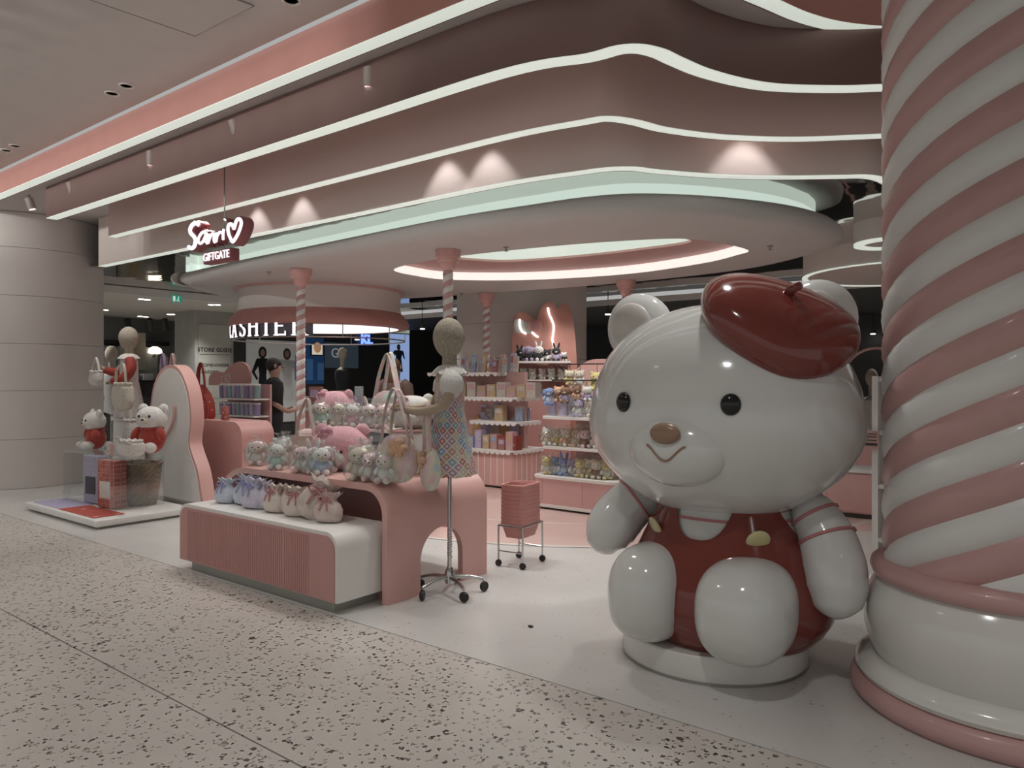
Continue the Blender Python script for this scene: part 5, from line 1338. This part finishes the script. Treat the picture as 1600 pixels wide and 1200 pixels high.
for i in range(5):
    a = R(72 * i + 18)
    lg = ob('base_leg', MB().tube([(0, 0, -.69), (.13 * math.cos(a), .13 * math.sin(a), -.69), (.235 * math.cos(a), .235 * math.sin(a), -.715)], [.016, .013, .011], 10), chrome, mnq)
    cw = MB().lathe([(.0, -.012), (.03, -.012), (.034, -.006), (.034, .006), (.03, .012), (0, .012)], 16, Matrix.Translation((.235 * math.cos(a), .235 * math.sin(a), -.764)) @ Matrix.Rotation(a + .6, 4, 'Z') @ Matrix.Rotation(R(90), 4, 'X'))
    ob('caster', cw, black, lg)
q = PD(672, 765, 4.86)
round_bag('hanging_plush_bag', 'round pastel plush bag hanging from the mannequin arm', (q.x, q.y, q.z), R(-35), TD2, .135, .065, [[(-.06, -.02, .24), (-.05, -.02, .42), (0, -.01, .56), (.05, -.02, .42), (.07, -.02, .24)]], PC['peach'], True)

# ---------------------------------------------------------------- stack of shopping baskets on a wheeled frame
q = PG(797, 888)
bs = thing('shopping_basket_stand', 'chrome wheeled stand for shopping baskets beside the bench', 'stand', (q.x - .02, q.y + .16, 0), R(6))
w2, d2, hz = .108, .15, .315
for sx in (-1, 1):
    for sy in (-1, 1):
        lg = ob('leg', MB().tube([(sx * w2, sy * d2, .055), (sx * w2, sy * d2, hz)], .008, 8), chrome, bs)
        ob('caster', MB().lathe([(0, -.011), (.024, -.011), (.027, 0), (.024, .011), (0, .011)], 14, Matrix.Translation((sx * w2, sy * d2, .027)) @ Matrix.Rotation(R(90), 4, 'X')), black, lg)
ob('top_frame', MB().tube([(-w2, -d2, hz), (w2, -d2, hz), (w2, d2, hz), (-w2, d2, hz)], .008, 8, closed=True), chrome, bs)
for sy in (-1, 1): ob('rail', MB().tube([(-w2, sy * d2, .12), (w2, sy * d2, .12)], .006, 8), chrome, bs)
basket_m = mat('basket_pink', (.56, .26, .235), .5)
def basket_mesh():
    m = MB()
    a = rrect(-.088, .088, -.128, .128, .03, 5); b = rrect(-.074, .074, -.112, .112, .026, 5); k = len(a)
    vs = [(x, y, -.13) for x, y in b] + [(x, y, 0) for x, y in a] + [(x * 1.20, y * 1.14, 0) for x, y in a] + [(x * 1.20, y * 1.14, -.014) for x, y in a] + [(x * .985, y * .985, -.01) for x, y in a] + [(x * .97, y * .97, -.125) for x, y in b]
    fs = [tuple(reversed(range(k)))]
    for i in range(k):
        j = (i + 1) % k
        fs += [(i, j, 3 * k + j, 3 * k + i), (3 * k + i, 3 * k + j, 2 * k + j, 2 * k + i), (2 * k + i, 2 * k + j, k + j, k + i), (k + i, k + j, 4 * k + j, 4 * k + i), (4 * k + i, 4 * k + j, 5 * k + j, 5 * k + i)]
    fs.append(tuple(5 * k + i for i in range(k)))
    return m.add(vs, fs).mesh('body')
bme = basket_mesh(); hme = MB().tube([(-.09, -.02, .0), (-.06, -.02, .008), (.06, -.02, .008), (.09, -.02, 0)], .006, 6).mesh('handle')
for i in range(10):
    t = thing('shopping_basket', 'pink plastic shopping basket, %s from the bottom of the stack' % names[i], 'basket', (bs.location.x, bs.location.y, hz + .035 + i * .031), R(6), 'stacked pink shopping baskets')
    ob('body', bme, basket_m, t); ob('handle', hme, basket_m, t)

# ---------------------------------------------------------------- striped gondola with scalloped shelves
def scallop(length, drop=.05, n=None, th=.012):
    """hanging fringe of half rounds along x, from z = 0 down"""
    n = n or max(3, int(length / .085)); w = length / n; out = [(-length / 2, 0)]
    for i in range(n):
        for j in range(7):
            a = math.pi * j / 6; out.append((-length / 2 + w * (i + .5) - w / 2 * math.cos(a), -.016 - (drop - .016) * math.sin(a)))
    out.append((length / 2, 0))
    return MB().prism(out, -th / 2, th / 2)
gx0, gx1, gy0, gy1 = -7.5, -5.86, 7.53, 8.22
gon = thing('striped_gondola', 'pink gondola with white pinstripes and scalloped white shelves', 'shelf', ((gx0 + gx1) / 2, gy0, 0))
GW = (gx1 - gx0) / 2; GD = gy1 - gy0
ob('base', MB().slab(rrect(-GW, GW, 0, GD, .07, 5), .035, .47), pink, gon)
ob('toe', MB().slab(rrect(-GW + .05, GW - .05, .05, GD - .05, .05, 4), 0, .036), dark, gon)
for i in range(14):
    x = -GW + .10 + i * .108
    if x < GW - .06: ob('white_stripe', MB().box(x - .006, x + .006, -.004, .002, .05, .46), white, gon, smooth=0)
for i in range(6):
    y = .10 + i * .108
    ob('white_stripe', MB().box(GW - .002, GW + .004, y - .006, y + .006, .05, .46), white, gon, smooth=0)
def gshelf(x0, x1, y0, y1, z):
    s_ = ob('shelf', MB().slab(rrect(x0, x1, y0, y1, .06, 4), z - .022, z), white, gon)
    ob('scallop_edge', scallop(x1 - x0 - .06), white, s_, loc=((x0 + x1) / 2, y0 + .0, z - .004), smooth=0)
    ob('scallop_edge', scallop(y1 - y0 - .06), white, s_, loc=(x1, (y0 + y1) / 2, z - .004), rot=(0, 0, R(90)), smooth=0)
G0, G1, G2, G3 = .505, .87, 1.19, 1.52
gshelf(-GW - .02, GW + .03, -.03, GD, G0)
ob('core', MB().box(-GW + .05, GW - .12, .42, .50, G0, G3), pink_lt, gon, smooth=0)
gshelf(-.02, GW + .02, .10, GD - .05, G1)
gshelf(-GW, GW, .06, GD - .05, G2)
gshelf(-GW, GW - .42, .10, GD - .1, G3)
gcx = (gx0 + gx1) / 2
# boxed goods: each one a box with a printed face
def card_mat(i):
    cols = [(.50, .36, .22), (.46, .46, .58), (.50, .30, .26), (.55, .50, .44), (.34, .16, .14), (.30, .36, .52), (.55, .34, .34), (.48, .40, .54), (.40, .48, .48)]
    c = cols[i % len(cols)]
    nm = 'card_print_%d' % (i % len(cols))
    return MATS.get(nm) or spots(nm, c, [tuple(min(.75, v * 1.5 + .08) for v in c), tuple(v * .55 for v in c)], 34 + i, .26, .6)
def boxed(label, x, y, z, w, d, h, i, rz=0, top=False, group=None, lean=0):
    t = thing('boxed_item', label, 'box', (x, y, z), rz, group); t.rotation_euler = (lean, 0, rz)
    ob('carton', MB().box(-w / 2, w / 2, -d / 2, d / 2, 0, h), card_mat(i), t, smooth=0)
    ob('label_panel', MB().box(-w * .36, w * .36, -d / 2 - .003, -d / 2, h * .50, h * .86), card_mat(i + 3), t, smooth=0)
    return t
ow = names + ['thirteenth', 'fourteenth', 'fifteenth', 'sixteenth']
for i in range(11):
    px = 722 + i * 8.2
    p = PY(px, 570, gy0 + .34)
    boxed('upright card pack on the top scalloped shelf, %s from the left' % ow[i], p.x, gy0 + .36 + .05 * (i % 2), G3, .075 + .02 * (i % 3 == 0), .03, (.22, .17, .25, .20, .26)[i % 5], i * 2 + 1, R(8 * ((i % 3) - 1)), group='card packs on the top shelf', lean=R(-6))
for i in range(8):
    p = PY(722 + i * 15.5, 605, gy0 + .2)
    boxed('flat boxed gift on the second scalloped shelf, %s from the left' % ow[i], p.x, gy0 + .24, G2, .15, .12, (.17, .20, .15)[i % 3], i * 3, group='gifts on the second shelf')
sc_col = [mat('sign_orange', (.56, .34, .16), .6), mat('sign_lilac', (.46, .42, .56), .6), mat('sign_cream', (.58, .50, .42), .6)]
for i in range(5):
    p = PY(728 + i * 14.5, 645, gy0 + .12)
    t = thing('shaped_display_card', 'scallop-topped card stand on the lowest shelf, %s from the left' % ow[i], 'card stand', (p.x, gy0 + .34, G0), group='card stands on the lowest shelf')
    out = [(-.085, 0), (.085, 0)] + [(.085 * math.cos(R(a)) * (1 + .10 * math.sin(R(a * 5))), .33 + .08 * math.sin(R(a)) * (1 + .12 * math.sin(R(a * 5)))) for a in range(0, 181, 12)]
    ob('card', MB().prism(out, 0, .012), sc_col[i % 3], t, smooth=0); ob('tray', MB().box(-.085, .085, -.10, 0, 0, .14), card_mat(i + 4), t, smooth=0)
for i in range(7):
    p = PY(721 + i * 12.2, 690, gy0 + .02)
    boxed('pale boxed gift along the lowest shelf front, %s from the left' % ow[i], p.x, gy0 + .09, G0, .11, .11, (.20, .15, .24, .18)[i % 4], i * 2 + 3, group='gifts on the lowest shelf')
t = thing('red_gift_box', 'dark red gift box with pale flowers at the gondola corner', 'box', (-5.99, gy0 + .13, G0))
ob('carton', MB().rbox(.30, .14, .19, .008, 2, Matrix.Translation((0, 0, .095))), mat('gift_red', (.26, .045, .035), .5), t)
for x, z, r in ((0, .085, .045), (-.10, .06, .022), (.10, .07, .022)): ob('flower_print', MB().ell((x, -.071, z), (r, .003, r * .9), 12, 6), mat('print_pale', (.58, .50, .47), .6), t)
for i in range(4): boxed('pastel carton on the gondola middle shelf, %s from the left' % ow[i], -6.66 + i * .115, gy0 + .42, G1, .10, .10, (.2, .15, .23, .17)[i], i * 2 + 1, group='cartons on the middle shelf')
t = boxed('peach box standing on the middle shelf of the gondola', -6.22, gy0 + .22, G1, .14, .10, .21, 0)
pack = clear('clear_pack', gloss=.10, rough=.10, wrinkle=.7)
for i in range(6):
    x = -6.12 + .05 * (i % 3); y = gy0 + .26 + .085 * i
    t = thing('clear_packet', 'clear packet with grey prints on the gondola right side, %s from the front' % ow[i], 'packet', (-5.93, y - .02, G1 if i < 3 else G2), R(20), 'clear packets on the gondola')
    ob('insert', MB().box(-.05, .05, -.006, .006, .0, .17), card_mat(i + 5), t, smooth=0); ob('sleeve', MB().rbox(.12, .03, .20, .008, 1, Matrix.Translation((0, 0, .10))), pack, t)

# ---------------------------------------------------------------- round pink island with bagged toys
ix0, ix1, iy0, iy1 = -4.92, -3.80, 6.66, 7.70
isl = thing('pink_island_shelf', 'pale pink rounded island with white shelves of wrapped plush toys', 'shelf', ((ix0 + ix1) / 2, (iy0 + iy1) / 2, 0))
IW, ID = (ix1 - ix0) / 2, (iy1 - iy0) / 2
ob('base', MB().slab(rrect(-IW, IW, -ID, ID, .16, 8), .05, .345), pink_lt, isl)
ob('toe', MB().slab(rrect(-IW + .04, IW - .04, -ID + .04, ID - .04, .14, 8), .0, .052), dark, isl)
ob('skirting', MB().slab(rrect(-IW - .006, IW + .006, -ID - .006, ID + .006, .165, 8), .028, .062), white, isl)
for x in (-IW + .16, .12): ob('door_seam', MB().box(x - .003, x + .003, -ID - .002, -ID + .003, .07, .34), pink_dk, isl, smooth=0)
I0, I1, I2 = .37, .69, 1.02
for z, k in ((I0, 1.02), (I1, .90), (I2, .90)):
    ob('shelf', MB().slab(rrect(-IW * k, IW * k, -ID * k, ID * k, .15, 8), z - .028, z), white, isl)
ob('core', MB().box(-IW * .5, IW * .5, -.03, .03, I0, 1.55), pink_lt, isl, smooth=0)
ob('arch_header', MB().prism([(x, z) for x, z in rrect(-.40, .40, 1.2, 1.66, .36, 10, (0, 0, 1, 1))], .03, .06), pink, isl)
wire = mat('black_wire', (.015, .015, .016), .4)
for z, y in ((1.60, -.20), (1.42, -.30)):
    ob('hook_rail', MB().tube([(-.42, y + .2, z - .1), (-.42, y, z), (.42, y, z), (.42, y + .2, z - .1), (.42, .0, z - .1)], .007, 6), wire, isl)
icx, icy = isl.location.x, isl.location.y
def shelf_row(n, px0, px1, yy, z, kinds, s, lab, grp, bagged=True):
    for i in range(n):
        px = px0 + (px1 - px0) * i / max(1, n - 1); p = PY(px, 690, yy)
        kd, a_, b_ = kinds[i % len(kinds)]
        plush((p.x, yy + .03 * (i % 2), z), lab % ow[i], kd, a_, b_, s, R(32 + random.uniform(-25, 25)), bagged, grp)
shelf_row(8, 856, 946, iy0 + .14, I0, [('bear', 'yellow', 'white'), ('bear', 'blue', 'white'), ('bunny', 'blue', 'sky'), ('lop', 'lilac', 'white'), ('bear', 'yellow', 'cream'), ('bear', 'cream', 'yellow'), ('bear', 'cream', 'brown')], .92, 'wrapped plush on the island base, %s from the left', 'wrapped plush on the island base')
shelf_row(7, 856, 944, iy0 + .16, I1, [('bear', 'white', 'cream'), ('lop', 'cream', 'yellow'), ('bear', 'cream', 'peach'), ('bear', 'peach', 'cream'), ('lop', 'pale', 'brown'), ('bear', 'white', 'pale')], .92, 'wrapped plush on the island middle shelf, %s from the left', 'wrapped plush on the island middle shelf')
shelf_row(3, 905, 942, iy0 + .18, I2, [('bear', 'lilac', 'white'), ('bear', 'cream', 'white'), ('lop', 'white', 'lilac')], .90, 'wrapped plush on the island top shelf, %s from the left', 'wrapped plush on the island top shelf')
for i, px in enumerate((862, 880, 896)):
    p = PY(px, 640, iy0 + .17)
    t = thing('lilac_packet', 'lilac wrapped packet on the island top shelf, %s from the left' % ow[i], 'packet', (p.x, iy0 + .18, I2), R(-8), 'lilac packets on the island')
    ob('insert', MB().rbox(.11, .05, .20, .01, 2, Matrix.Translation((0, 0, .11))), (PC['lilac'], mat('packet_lilac', (.44, .36, .50), .6), mat('packet_grey', (.30, .29, .32), .6))[i], t); ob('wrap', MB().rbox(.135, .075, .235, .015, 2, Matrix.Translation((0, 0, .12))), pack, t)
hang = [(893, 600, 'bear', 'cream', 'yellow', .8), (908, 594, 'bear', 'cream', 'white', .8), (935, 588, 'bear', 'yellow', 'yellow', 1.0), (862, 612, 'lop', 'blue', 'sky', .95), (876, 614, 'bear', 'peach', 'brown', .8), (887, 618, 'lop', 'brown', 'lilac', .85), (920, 606, 'bear', 'white', 'lilac', .75), (904, 615, 'bear', 'brown', 'peach', .75)]
for i, (px, py, kd, a_, b_, s_) in enumerate(hang):
    yy = icy - (.20 if py < 605 else .30); zr = 1.60 if py < 605 else 1.42
    p = PY(px, py, yy)
    order = sorted(range(len(hang)), key=lambda k: hang[k][0]).index(i)
    t = plush((p.x, yy - .035, zr - .30 * s_), 'small plush hanging on the black wire rail of the island, %s from the left' % ow[order], kd, a_, b_, s_, R(30 + random.uniform(-20, 20)), False, 'plush hanging on the island rail')
    ob('hanging_loop', MB().tube([(0, .035 / s_, .19), (0, .035 / s_, .30)], .003, 5), wire, t)

# ---------------------------------------------------------------- wavy pink backdrop with neon before the big round column
p0 = PD(850, 560, 11.0); YN = p0.y
npx = [(800, 640), (800, 560), (801, 520), (803, 497), (812, 488), (824, 490), (836, 500), (845, 482), (854, 472), (864, 473), (871, 482), (880, 474), (889, 478), (895, 498), (899, 530), (902, 580), (903, 640)]
def facing(px, py, d=11.0):
    p = PD(px, py, d); return p
right = Vector((CC, SS, 0)); back = Vector((-SS, CC, 0))
bd = thing('neon_backdrop', 'wavy pink backdrop with a white neon squiggle behind the shelves', 'panel', (p0.x, p0.y, 0), math.atan2(SS, CC))
def loc2(px, py):
    return ((px - 850) / F * 11.0, EYE - (py - HY) / F * 11.0)
ol = catmull([Vector((loc2(a, c)[0], 0, loc2(a, c)[1])) for a, c in npx], 4)
ob('panel', MB().prism([(ol[0].x, 0)] + [(p.x, p.z) for p in ol] + [(ol[-1].x, 0)], 0, .12), mat('backdrop_pink', (.52, .25, .20), .5), bd, smooth=30)
ob('recess', MB().prism([loc2(803, 520), loc2(803, 500), loc2(812, 498), loc2(836, 510), loc2(836, 522)], -.006, 0), greyl, bd, smooth=0)
for pts in ([(856, 481), (858, 491), (862, 500), (865, 510), (864, 522), (863, 532), (866, 545)], [(812, 499), (812, 508), (815, 517), (822, 522)], [(831, 519), (836, 524), (841, 527)]):
    ob('neon_tube', MB().tube(catmull([Vector((loc2(a, c)[0], -.03, loc2(a, c)[1])) for a, c in pts], 5), .013, 8), neon, bd, smooth=180)
ob('disc', MB().ell((loc2(836, 510)[0], -.02, loc2(836, 510)[1]), (.10, .03, .10), 20, 12), pink_dk, bd, smooth=180)
# shelf in front of it with black toys
q = PD(846, 562, 10.72)
bsx = thing('back_pink_shelf', 'pink shelf unit with dark plush toys before the neon backdrop', 'shelf', (q.x, q.y, 0), math.atan2(SS, CC))
ob('body', MB().box(-.42, .42, 0, .24, 0, 1.2), pink, bsx, smooth=0)
sb_ = ob('shelf', MB().box(-.42, .42, -.03, .24, 1.66, 1.69), white, bsx, smooth=0)
for x in (-.40, .40): ob('upright', MB().box(x - .015, x + .015, .0, .23, 1.2, 1.66), pink_lt, bsx, smooth=0)
ob('shelf', MB().box(-.42, .42, -.03, .24, 1.40, 1.42), white, bsx, smooth=0)
for i, (px, kd, a_, b_, s_) in enumerate(((812, 'bunny', 'black', 'black', .85), (826, 'lop', 'lilac', 'black', 1.05), (842, 'bunny', 'white', 'black', 1.05), (856, 'bear', 'black', 'white', .8), (870, 'bunny', 'black', 'lilac', .95), (882, 'bear', 'white', 'black', .6))):
    x = (px - 846) / F * 10.72
    v = Vector((q.x, q.y, 0)) + right * x + back * .12
    plush((v.x, v.y, 1.69), 'dark plush toy on the shelf before the neon backdrop, %s from the left' % ow[i], kd, a_, b_, s_, math.atan2(SS, CC) + R(random.uniform(-15, 15)), False, 'dark plush before the neon')
for i, px in enumerate((818, 832, 848, 862, 878)):
    x = (px - 846) / F * 10.72; v = Vector((q.x, q.y, 0)) + right * x + back * .12
    plush((v.x, v.y, 1.42), 'white wrapped plush below the dark toys, %s from the left' % ow[i], 'bear', ('white', 'cream', 'pale')[i % 3], 'white', .75, math.atan2(SS, CC), True, 'wrapped plush below the dark toys')

# ---------------------------------------------------------------- cup shelf at the left with a cloud-shaped header
YL = 5.62
a0, a1 = PY(336, 620, YL), PY(402, 620, YL)
cs = thing('cup_shelf', 'pink shelf unit with a cloud header and rows of tumblers', 'shelf', ((a0.x + a1.x) / 2, YL, 0))
cw = (a1.x - a0.x) / 2
def cl(px, py): p = PY(px, py, YL + .2); return (p.x - cs.location.x, p.z)
hd = catmull([Vector((x, 0, z)) for x, z in (cl(327, 602), cl(328, 588), cl(338, 580), cl(350, 582), cl(360, 572), (cl(374, 565)), cl(386, 570), cl(391, 584), cl(390, 602))], 4)
ob('cloud_header', MB().prism([(p.x, p.z) for p in hd], .19, .22), pink_dk, cs, smooth=30)
fl_pts = [Vector((cl(358, 591)[0] + .055 * math.cos(a) * (1 + .35 * math.cos(5 * a)), .185, cl(358, 591)[1] + .055 * math.sin(a) * (1 + .35 * math.cos(5 * a)))) for a in [2 * math.pi * k / 40 for k in range(40)]]
ob('flower_outline', MB().tube(fl_pts, .004, 5, closed=True), white, cs)
ob('flower_outline', MB().tube([p + Vector((-.12, 0, -.02)) for p in fl_pts], .004, 5, closed=True), white, cs)
ob('back', MB().box(-cw, cw, .19, .22, .5, cl(360, 600)[1]), pink_lt, cs, smooth=0)
L0_, L1_, L2_ = .72, .945, 1.172
ob('base', MB().slab(rrect(-cw, cw, -.05, .22, .05, 4), .04, .70), pink_lt, cs); ob('toe', MB().box(-cw + .04, cw - .04, 0, .2, 0, .04), dark, cs, smooth=0)
for z in (L0_, L1_, L2_): ob('shelf', MB().slab(rrect(-cw, cw, -.05, .20, .04, 4), z - .02, z), white, cs)
tum_cols = [mat('tumbler_%d' % i, c, .35) for i, c in enumerate(((.30, .46, .46), (.44, .42, .58), (.36, .34, .54), (.56, .56, .62), (.30, .26, .44), (.50, .40, .56)))]
tum_b = MB().lathe([(.032, 0), (.04, .004), (.046, .15), (.046, .155)], 16).mesh('cup'); tum_l = MB().lathe([(.048, .150), (.048, .168), (.03, .174), (0, .174)], 16).mesh('lid')
for r_, z in enumerate((L0_, L1_, L2_)):
    for i in range(9):
        x = -cw + .09 + i * (2 * cw - .18) / 8
        t = thing('tumbler', 'pastel tumbler on the %s cup shelf, %s from the left' % (('lower', 'middle', 'upper')[r_], ow[i]), 'cup', (cs.location.x + x, YL + .06, z), group='tumblers on the cup shelf')
        t.scale = (1, 1, 1.12 if r_ == 2 else 1.0)
        cup = ob('cup', tum_b, tum_cols[(i + r_ * 2) % 6], t); ob('lid', tum_l, white, t)

# ---------------------------------------------------------------- till counter below the drum
till = thing('till_counter', 'round white and pink till counter under the hanging drum', 'counter', (DC.x, DC.y + .16, 0))
ob('front', MB().lathe([(.50, 0.02), (.50, .98)], 64, caps=False), pink_lt, till); ob('worktop', MB().lathe([(.54, .98), (.54, 1.02), (0, 1.02)], 64), white, till)
ob('toe', MB().lathe([(.46, 0), (.46, .03)], 48, caps=False), dark, till)
for i in range(7):
    a = front - R(84) + i * R(28)
    t = boxed('small boxed item on the till counter, %s from the left' % ow[i], DC.x + .42 * math.cos(a), DC.y + .16 + .42 * math.sin(a), 1.02, .16, .12, (.24, .16, .30, .2)[i % 4], i + 2, a + R(90), group='boxes on the till counter')

# ---------------------------------------------------------------- people in the shop
def person(label, loc, rz, height, shirt, trousers, hair, long_hair=False):
    """one continuous skin body with clothes and hair; origin between the feet, facing -y"""
    s = height / 1.72
    me = bpy.data.meshes.new('person')
    V_ = [(0, 0, .95), (0, .0, 1.15), (0, .01, 1.36), (0, .0, 1.47), (0, -.02, 1.56), (0, -.03, 1.66),
          (.09, 0, .90), (.10, -.01, .50), (.10, .02, .09), (.10, -.13, .03), (-.09, 0, .90), (-.10, -.01, .50), (-.10, .02, .09), (-.10, -.13, .03),
          (.18, 0, 1.40), (.24, .03, 1.12), (.20, -.16, 1.00), (.17, -.25, 1.02), (-.18, 0, 1.40), (-.24, .03, 1.12), (-.20, -.16, 1.00), (-.17, -.25, 1.02),
          (.155, -.31, 1.03), (.18, -.31, 1.01), (.14, -.27, 1.06), (-.155, -.31, 1.03), (-.18, -.31, 1.01), (-.14, -.27, 1.06)]
    E_ = [(0, 1), (1, 2), (2, 3), (3, 4), (4, 5), (0, 6), (6, 7), (7, 8), (8, 9), (0, 10), (10, 11), (11, 12), (12, 13), (2, 14), (14, 15), (15, 16), (16, 17), (2, 18), (18, 19), (19, 20), (20, 21), (17, 22), (17, 23), (17, 24), (21, 25), (21, 26), (21, 27)]
    Rd = [.13, .12, .12, .05, .085, .075, .09, .06, .042, .035, .09, .06, .042, .035, .055, .042, .033, .03, .055, .042, .033, .03, .010, .010, .010, .010, .010, .010]
    me.from_pydata([tuple(c * s for c in v) for v in V_], E_, [])
    o = bpy.data.objects.new('person', me); COL.objects.link(o); o.location = loc; o.rotation_euler = (0, 0, rz)
    sk = o.modifiers.new('skin', 'SKIN'); sub = o.modifiers.new('sub', 'SUBSURF'); sub.levels = 2; sub.render_levels = 2
    sv = me.skin_vertices[0].data
    for i, r in enumerate(Rd): sv[i].radius = (r * s, r * s * (.8 if i in (0, 1, 2) else 1))
    sv[0].use_root = True
    me.materials.append(mat('skin', (.42, .27, .20), .6))
    for p in me.polygons: p.use_smooth = True
    sk.use_smooth_shade = True
    tag(o, label, 'person')
    def T_(pts, r, n=14): return MB().tube([Vector(p) * s for p in pts], [x * s for x in r], n)
    sh = T_([(0, 0, .86), (0, 0, .98), (0, 0, 1.15), (0, .005, 1.30), (0, .005, 1.40), (0, .0, 1.47)], [.17, .175, .17, .19, .175, .07], 24)
    sh.v = [(x, y * .72, z) for x, y, z in sh.v]
    ob('shirt', sh, shirt, o, smooth=180)
    for k in (1, -1):
        ob('sleeve', T_([(k * .12, 0, 1.415), (k * .19, .0, 1.37), (k * .225, .02, 1.24), (k * .243, .03, 1.14)], [.075, .082, .075, .072]), shirt, o, smooth=180)
        ob('trouser_leg', T_([(k * .07, 0, .98), (k * .085, 0, .86), (k * .10, -.01, .5), (k * .10, .02, .09)], [.11, .112, .088, .075]), trousers, o, smooth=180)
        ob('shoe', MB().ell(Vector((k * .10, -.06, .04)) * s, (.05 * s, .13 * s, .045 * s), 14, 8), black, o, smooth=180)
    hr = MB().ell(Vector((0, .005, 1.645)) * s, (.092 * s, .108 * s, .105 * s), 20, 14)
    hr.v = [v if not (v[1] < -.055 * s and v[2] < 1.64 * s) else (v[0] * .8, -.05 * s, v[2]) for v in hr.v]
    if long_hair: hr.ell(Vector((0, .05, 1.50)) * s, (.10 * s, .07 * s, .16 * s), 16, 12)
    ob('hair', hr, hair, o, smooth=180)
    for k in (1, -1):
        ob('eye', MB().ell(Vector((k * .032, -.112, 1.645)) * s, (.009 * s, .006 * s, .006 * s), 8, 6), bead, o); ob('ear', MB().ell(Vector((k * .088, -.01, 1.63)) * s, (.012 * s, .02 * s, .03 * s), 8, 6), MATS['skin'], o)
    ob('nose', MB().ell(Vector((0, -.122, 1.615)) * s, (.012 * s, .018 * s, .02 * s), 8, 6), MATS['skin'], o)
    ob('mouth', MB().ell(Vector((0, -.112, 1.575)) * s, (.022 * s, .006 * s, .005 * s), 8, 6), mat('lips', (.32, .13, .11), .6), o)
    return o
q = PD(428, 590, 10.2)
blk = mat('black_shirt', (.012, .012, .013), .85)
person('person in a black t-shirt with short black hair, back turned, at the shelves', (q.x, q.y, 0), R(150), 1.70, blk, mat('dark_trousers', (.02, .02, .025), .85), mat('black_hair', (.012, .01, .009), .6))
q = PD(616, 590, 9.6)
person('person with brown hair bending over goods behind the pink bench', (q.x, q.y, 0), R(200), 1.67, mat('brown_shirt', (.10, .06, .045), .85), mat('dark_trousers', (.02, .02, .025), .85), mat('brown_hair', (.10, .045, .025), .6), True)

# ---------------------------------------------------------------- right side: white rack and pink cabinets behind the statue
q = PG(1367, 908)
rk = thing('white_shop_rack', 'white shelf rack with a pink price card beside the striped column', 'rack', (q.x, q.y, 0))
ob('end_panel', MB().box(-.02, .02, 0, .42, 0, 1.46), white, rk, smooth=0)
ob('end_panel', MB().box(.86, .90, 0, .42, 0, 1.46), white, rk, smooth=0)
ob('back_panel', MB().box(0, .88, .40, .42, 0, 1.46), white, rk, smooth=0)
for z in (.28, .66, 1.04, 1.42): ob('shelf', MB().box(.02, .86, .01, .40, z, z + .03), white, rk, smooth=0)
ob('foot', MB().box(-.05, .05, -.02, .44, 0, .02), white, rk, smooth=0)
pcard = ob('price_card', MB().box(-.10, .03, -.02, -.012, .94, 1.07), mat('price_pink', (.58, .36, .33), .6), rk, smooth=0)
for z in (1.045, 1.025, 1.0): ob('print_line', MB().box(-.085, .015, -.022, -.02, z, z + .007), ink, pcard, smooth=0)
ob('print_bar', MB().box(-.09, .02, -.022, -.02, .965, .985), ink, pcard, smooth=0)
for i in range(5):
    plush((q.x + .12 + i * .16, q.y + .16, .31 if i % 2 else .69), 'small plush on the white rack by the striped column, %s from the left' % ow[i], 'bear', ('white', 'lilac', 'pale', 'cream', 'sky')[i], 'white', .8, R(-20), False, 'plush on the white rack')
for i, (px, py, w_, h_, d_) in enumerate(((1292, 806, .95, .42, .5), (1338, 752, .8, .62, .45), (1060, 742, 1.2, .6, .5))):
    q = PG(px, py)
    t = thing('pink_low_cabinet', ('low pink cabinet on the pink floor behind the statue arm', 'taller pink cabinet further back beyond the statue', 'pink cabinet hidden behind the statue head')[i], 'cabinet', (q.x, q.y + .25, 0), R(0), 'pink cabinets at the back right')
    ob('body', MB().rbox(w_, d_, h_, .03, 3, Matrix.Translation((0, 0, .05 + h_ / 2))), pink_lt, t); ob('toe', MB().box(-w_ / 2 + .05, w_ / 2 - .05, -d_ / 2 + .05, d_ / 2 - .05, 0, .06), dark, t, smooth=0)
    ob('top', MB().rbox(w_ + .02, d_ + .02, .03, .01, 2, Matrix.Translation((0, 0, .065 + h_))), white, t); ob('door_seam', MB().box(-.003, .003, -d_ / 2 - .002, -d_ / 2 + .002, .1, h_), pink_dk, t, smooth=0)
q = PG(1338, 752)
hp_ = thing('white_hoop', 'thin pale hoop arch standing beyond the statue at the right', 'arch', (q.x, q.y + 1.2, 0))
ob('hoop', MB().tube([(.45 * math.cos(R(a)), 0, 1.45 + .45 * math.sin(R(a))) for a in range(0, 181, 10)], .02, 8), pink_lt, hp_)
for x in (-.45, .45): ob('post', MB().tube([(x, 0, 0), (x, 0, 1.46)], .02, 8), pink_lt, hp_)
q = PG(829, 980)
tag(ob('floor_scrap', MB().ell((0, 0, .006), (.018, .012, .007), 9, 6, None, .8), black, None, (q.x, q.y, 0)), 'tiny black scrap lying on the pale floor before the statue', 'scrap')
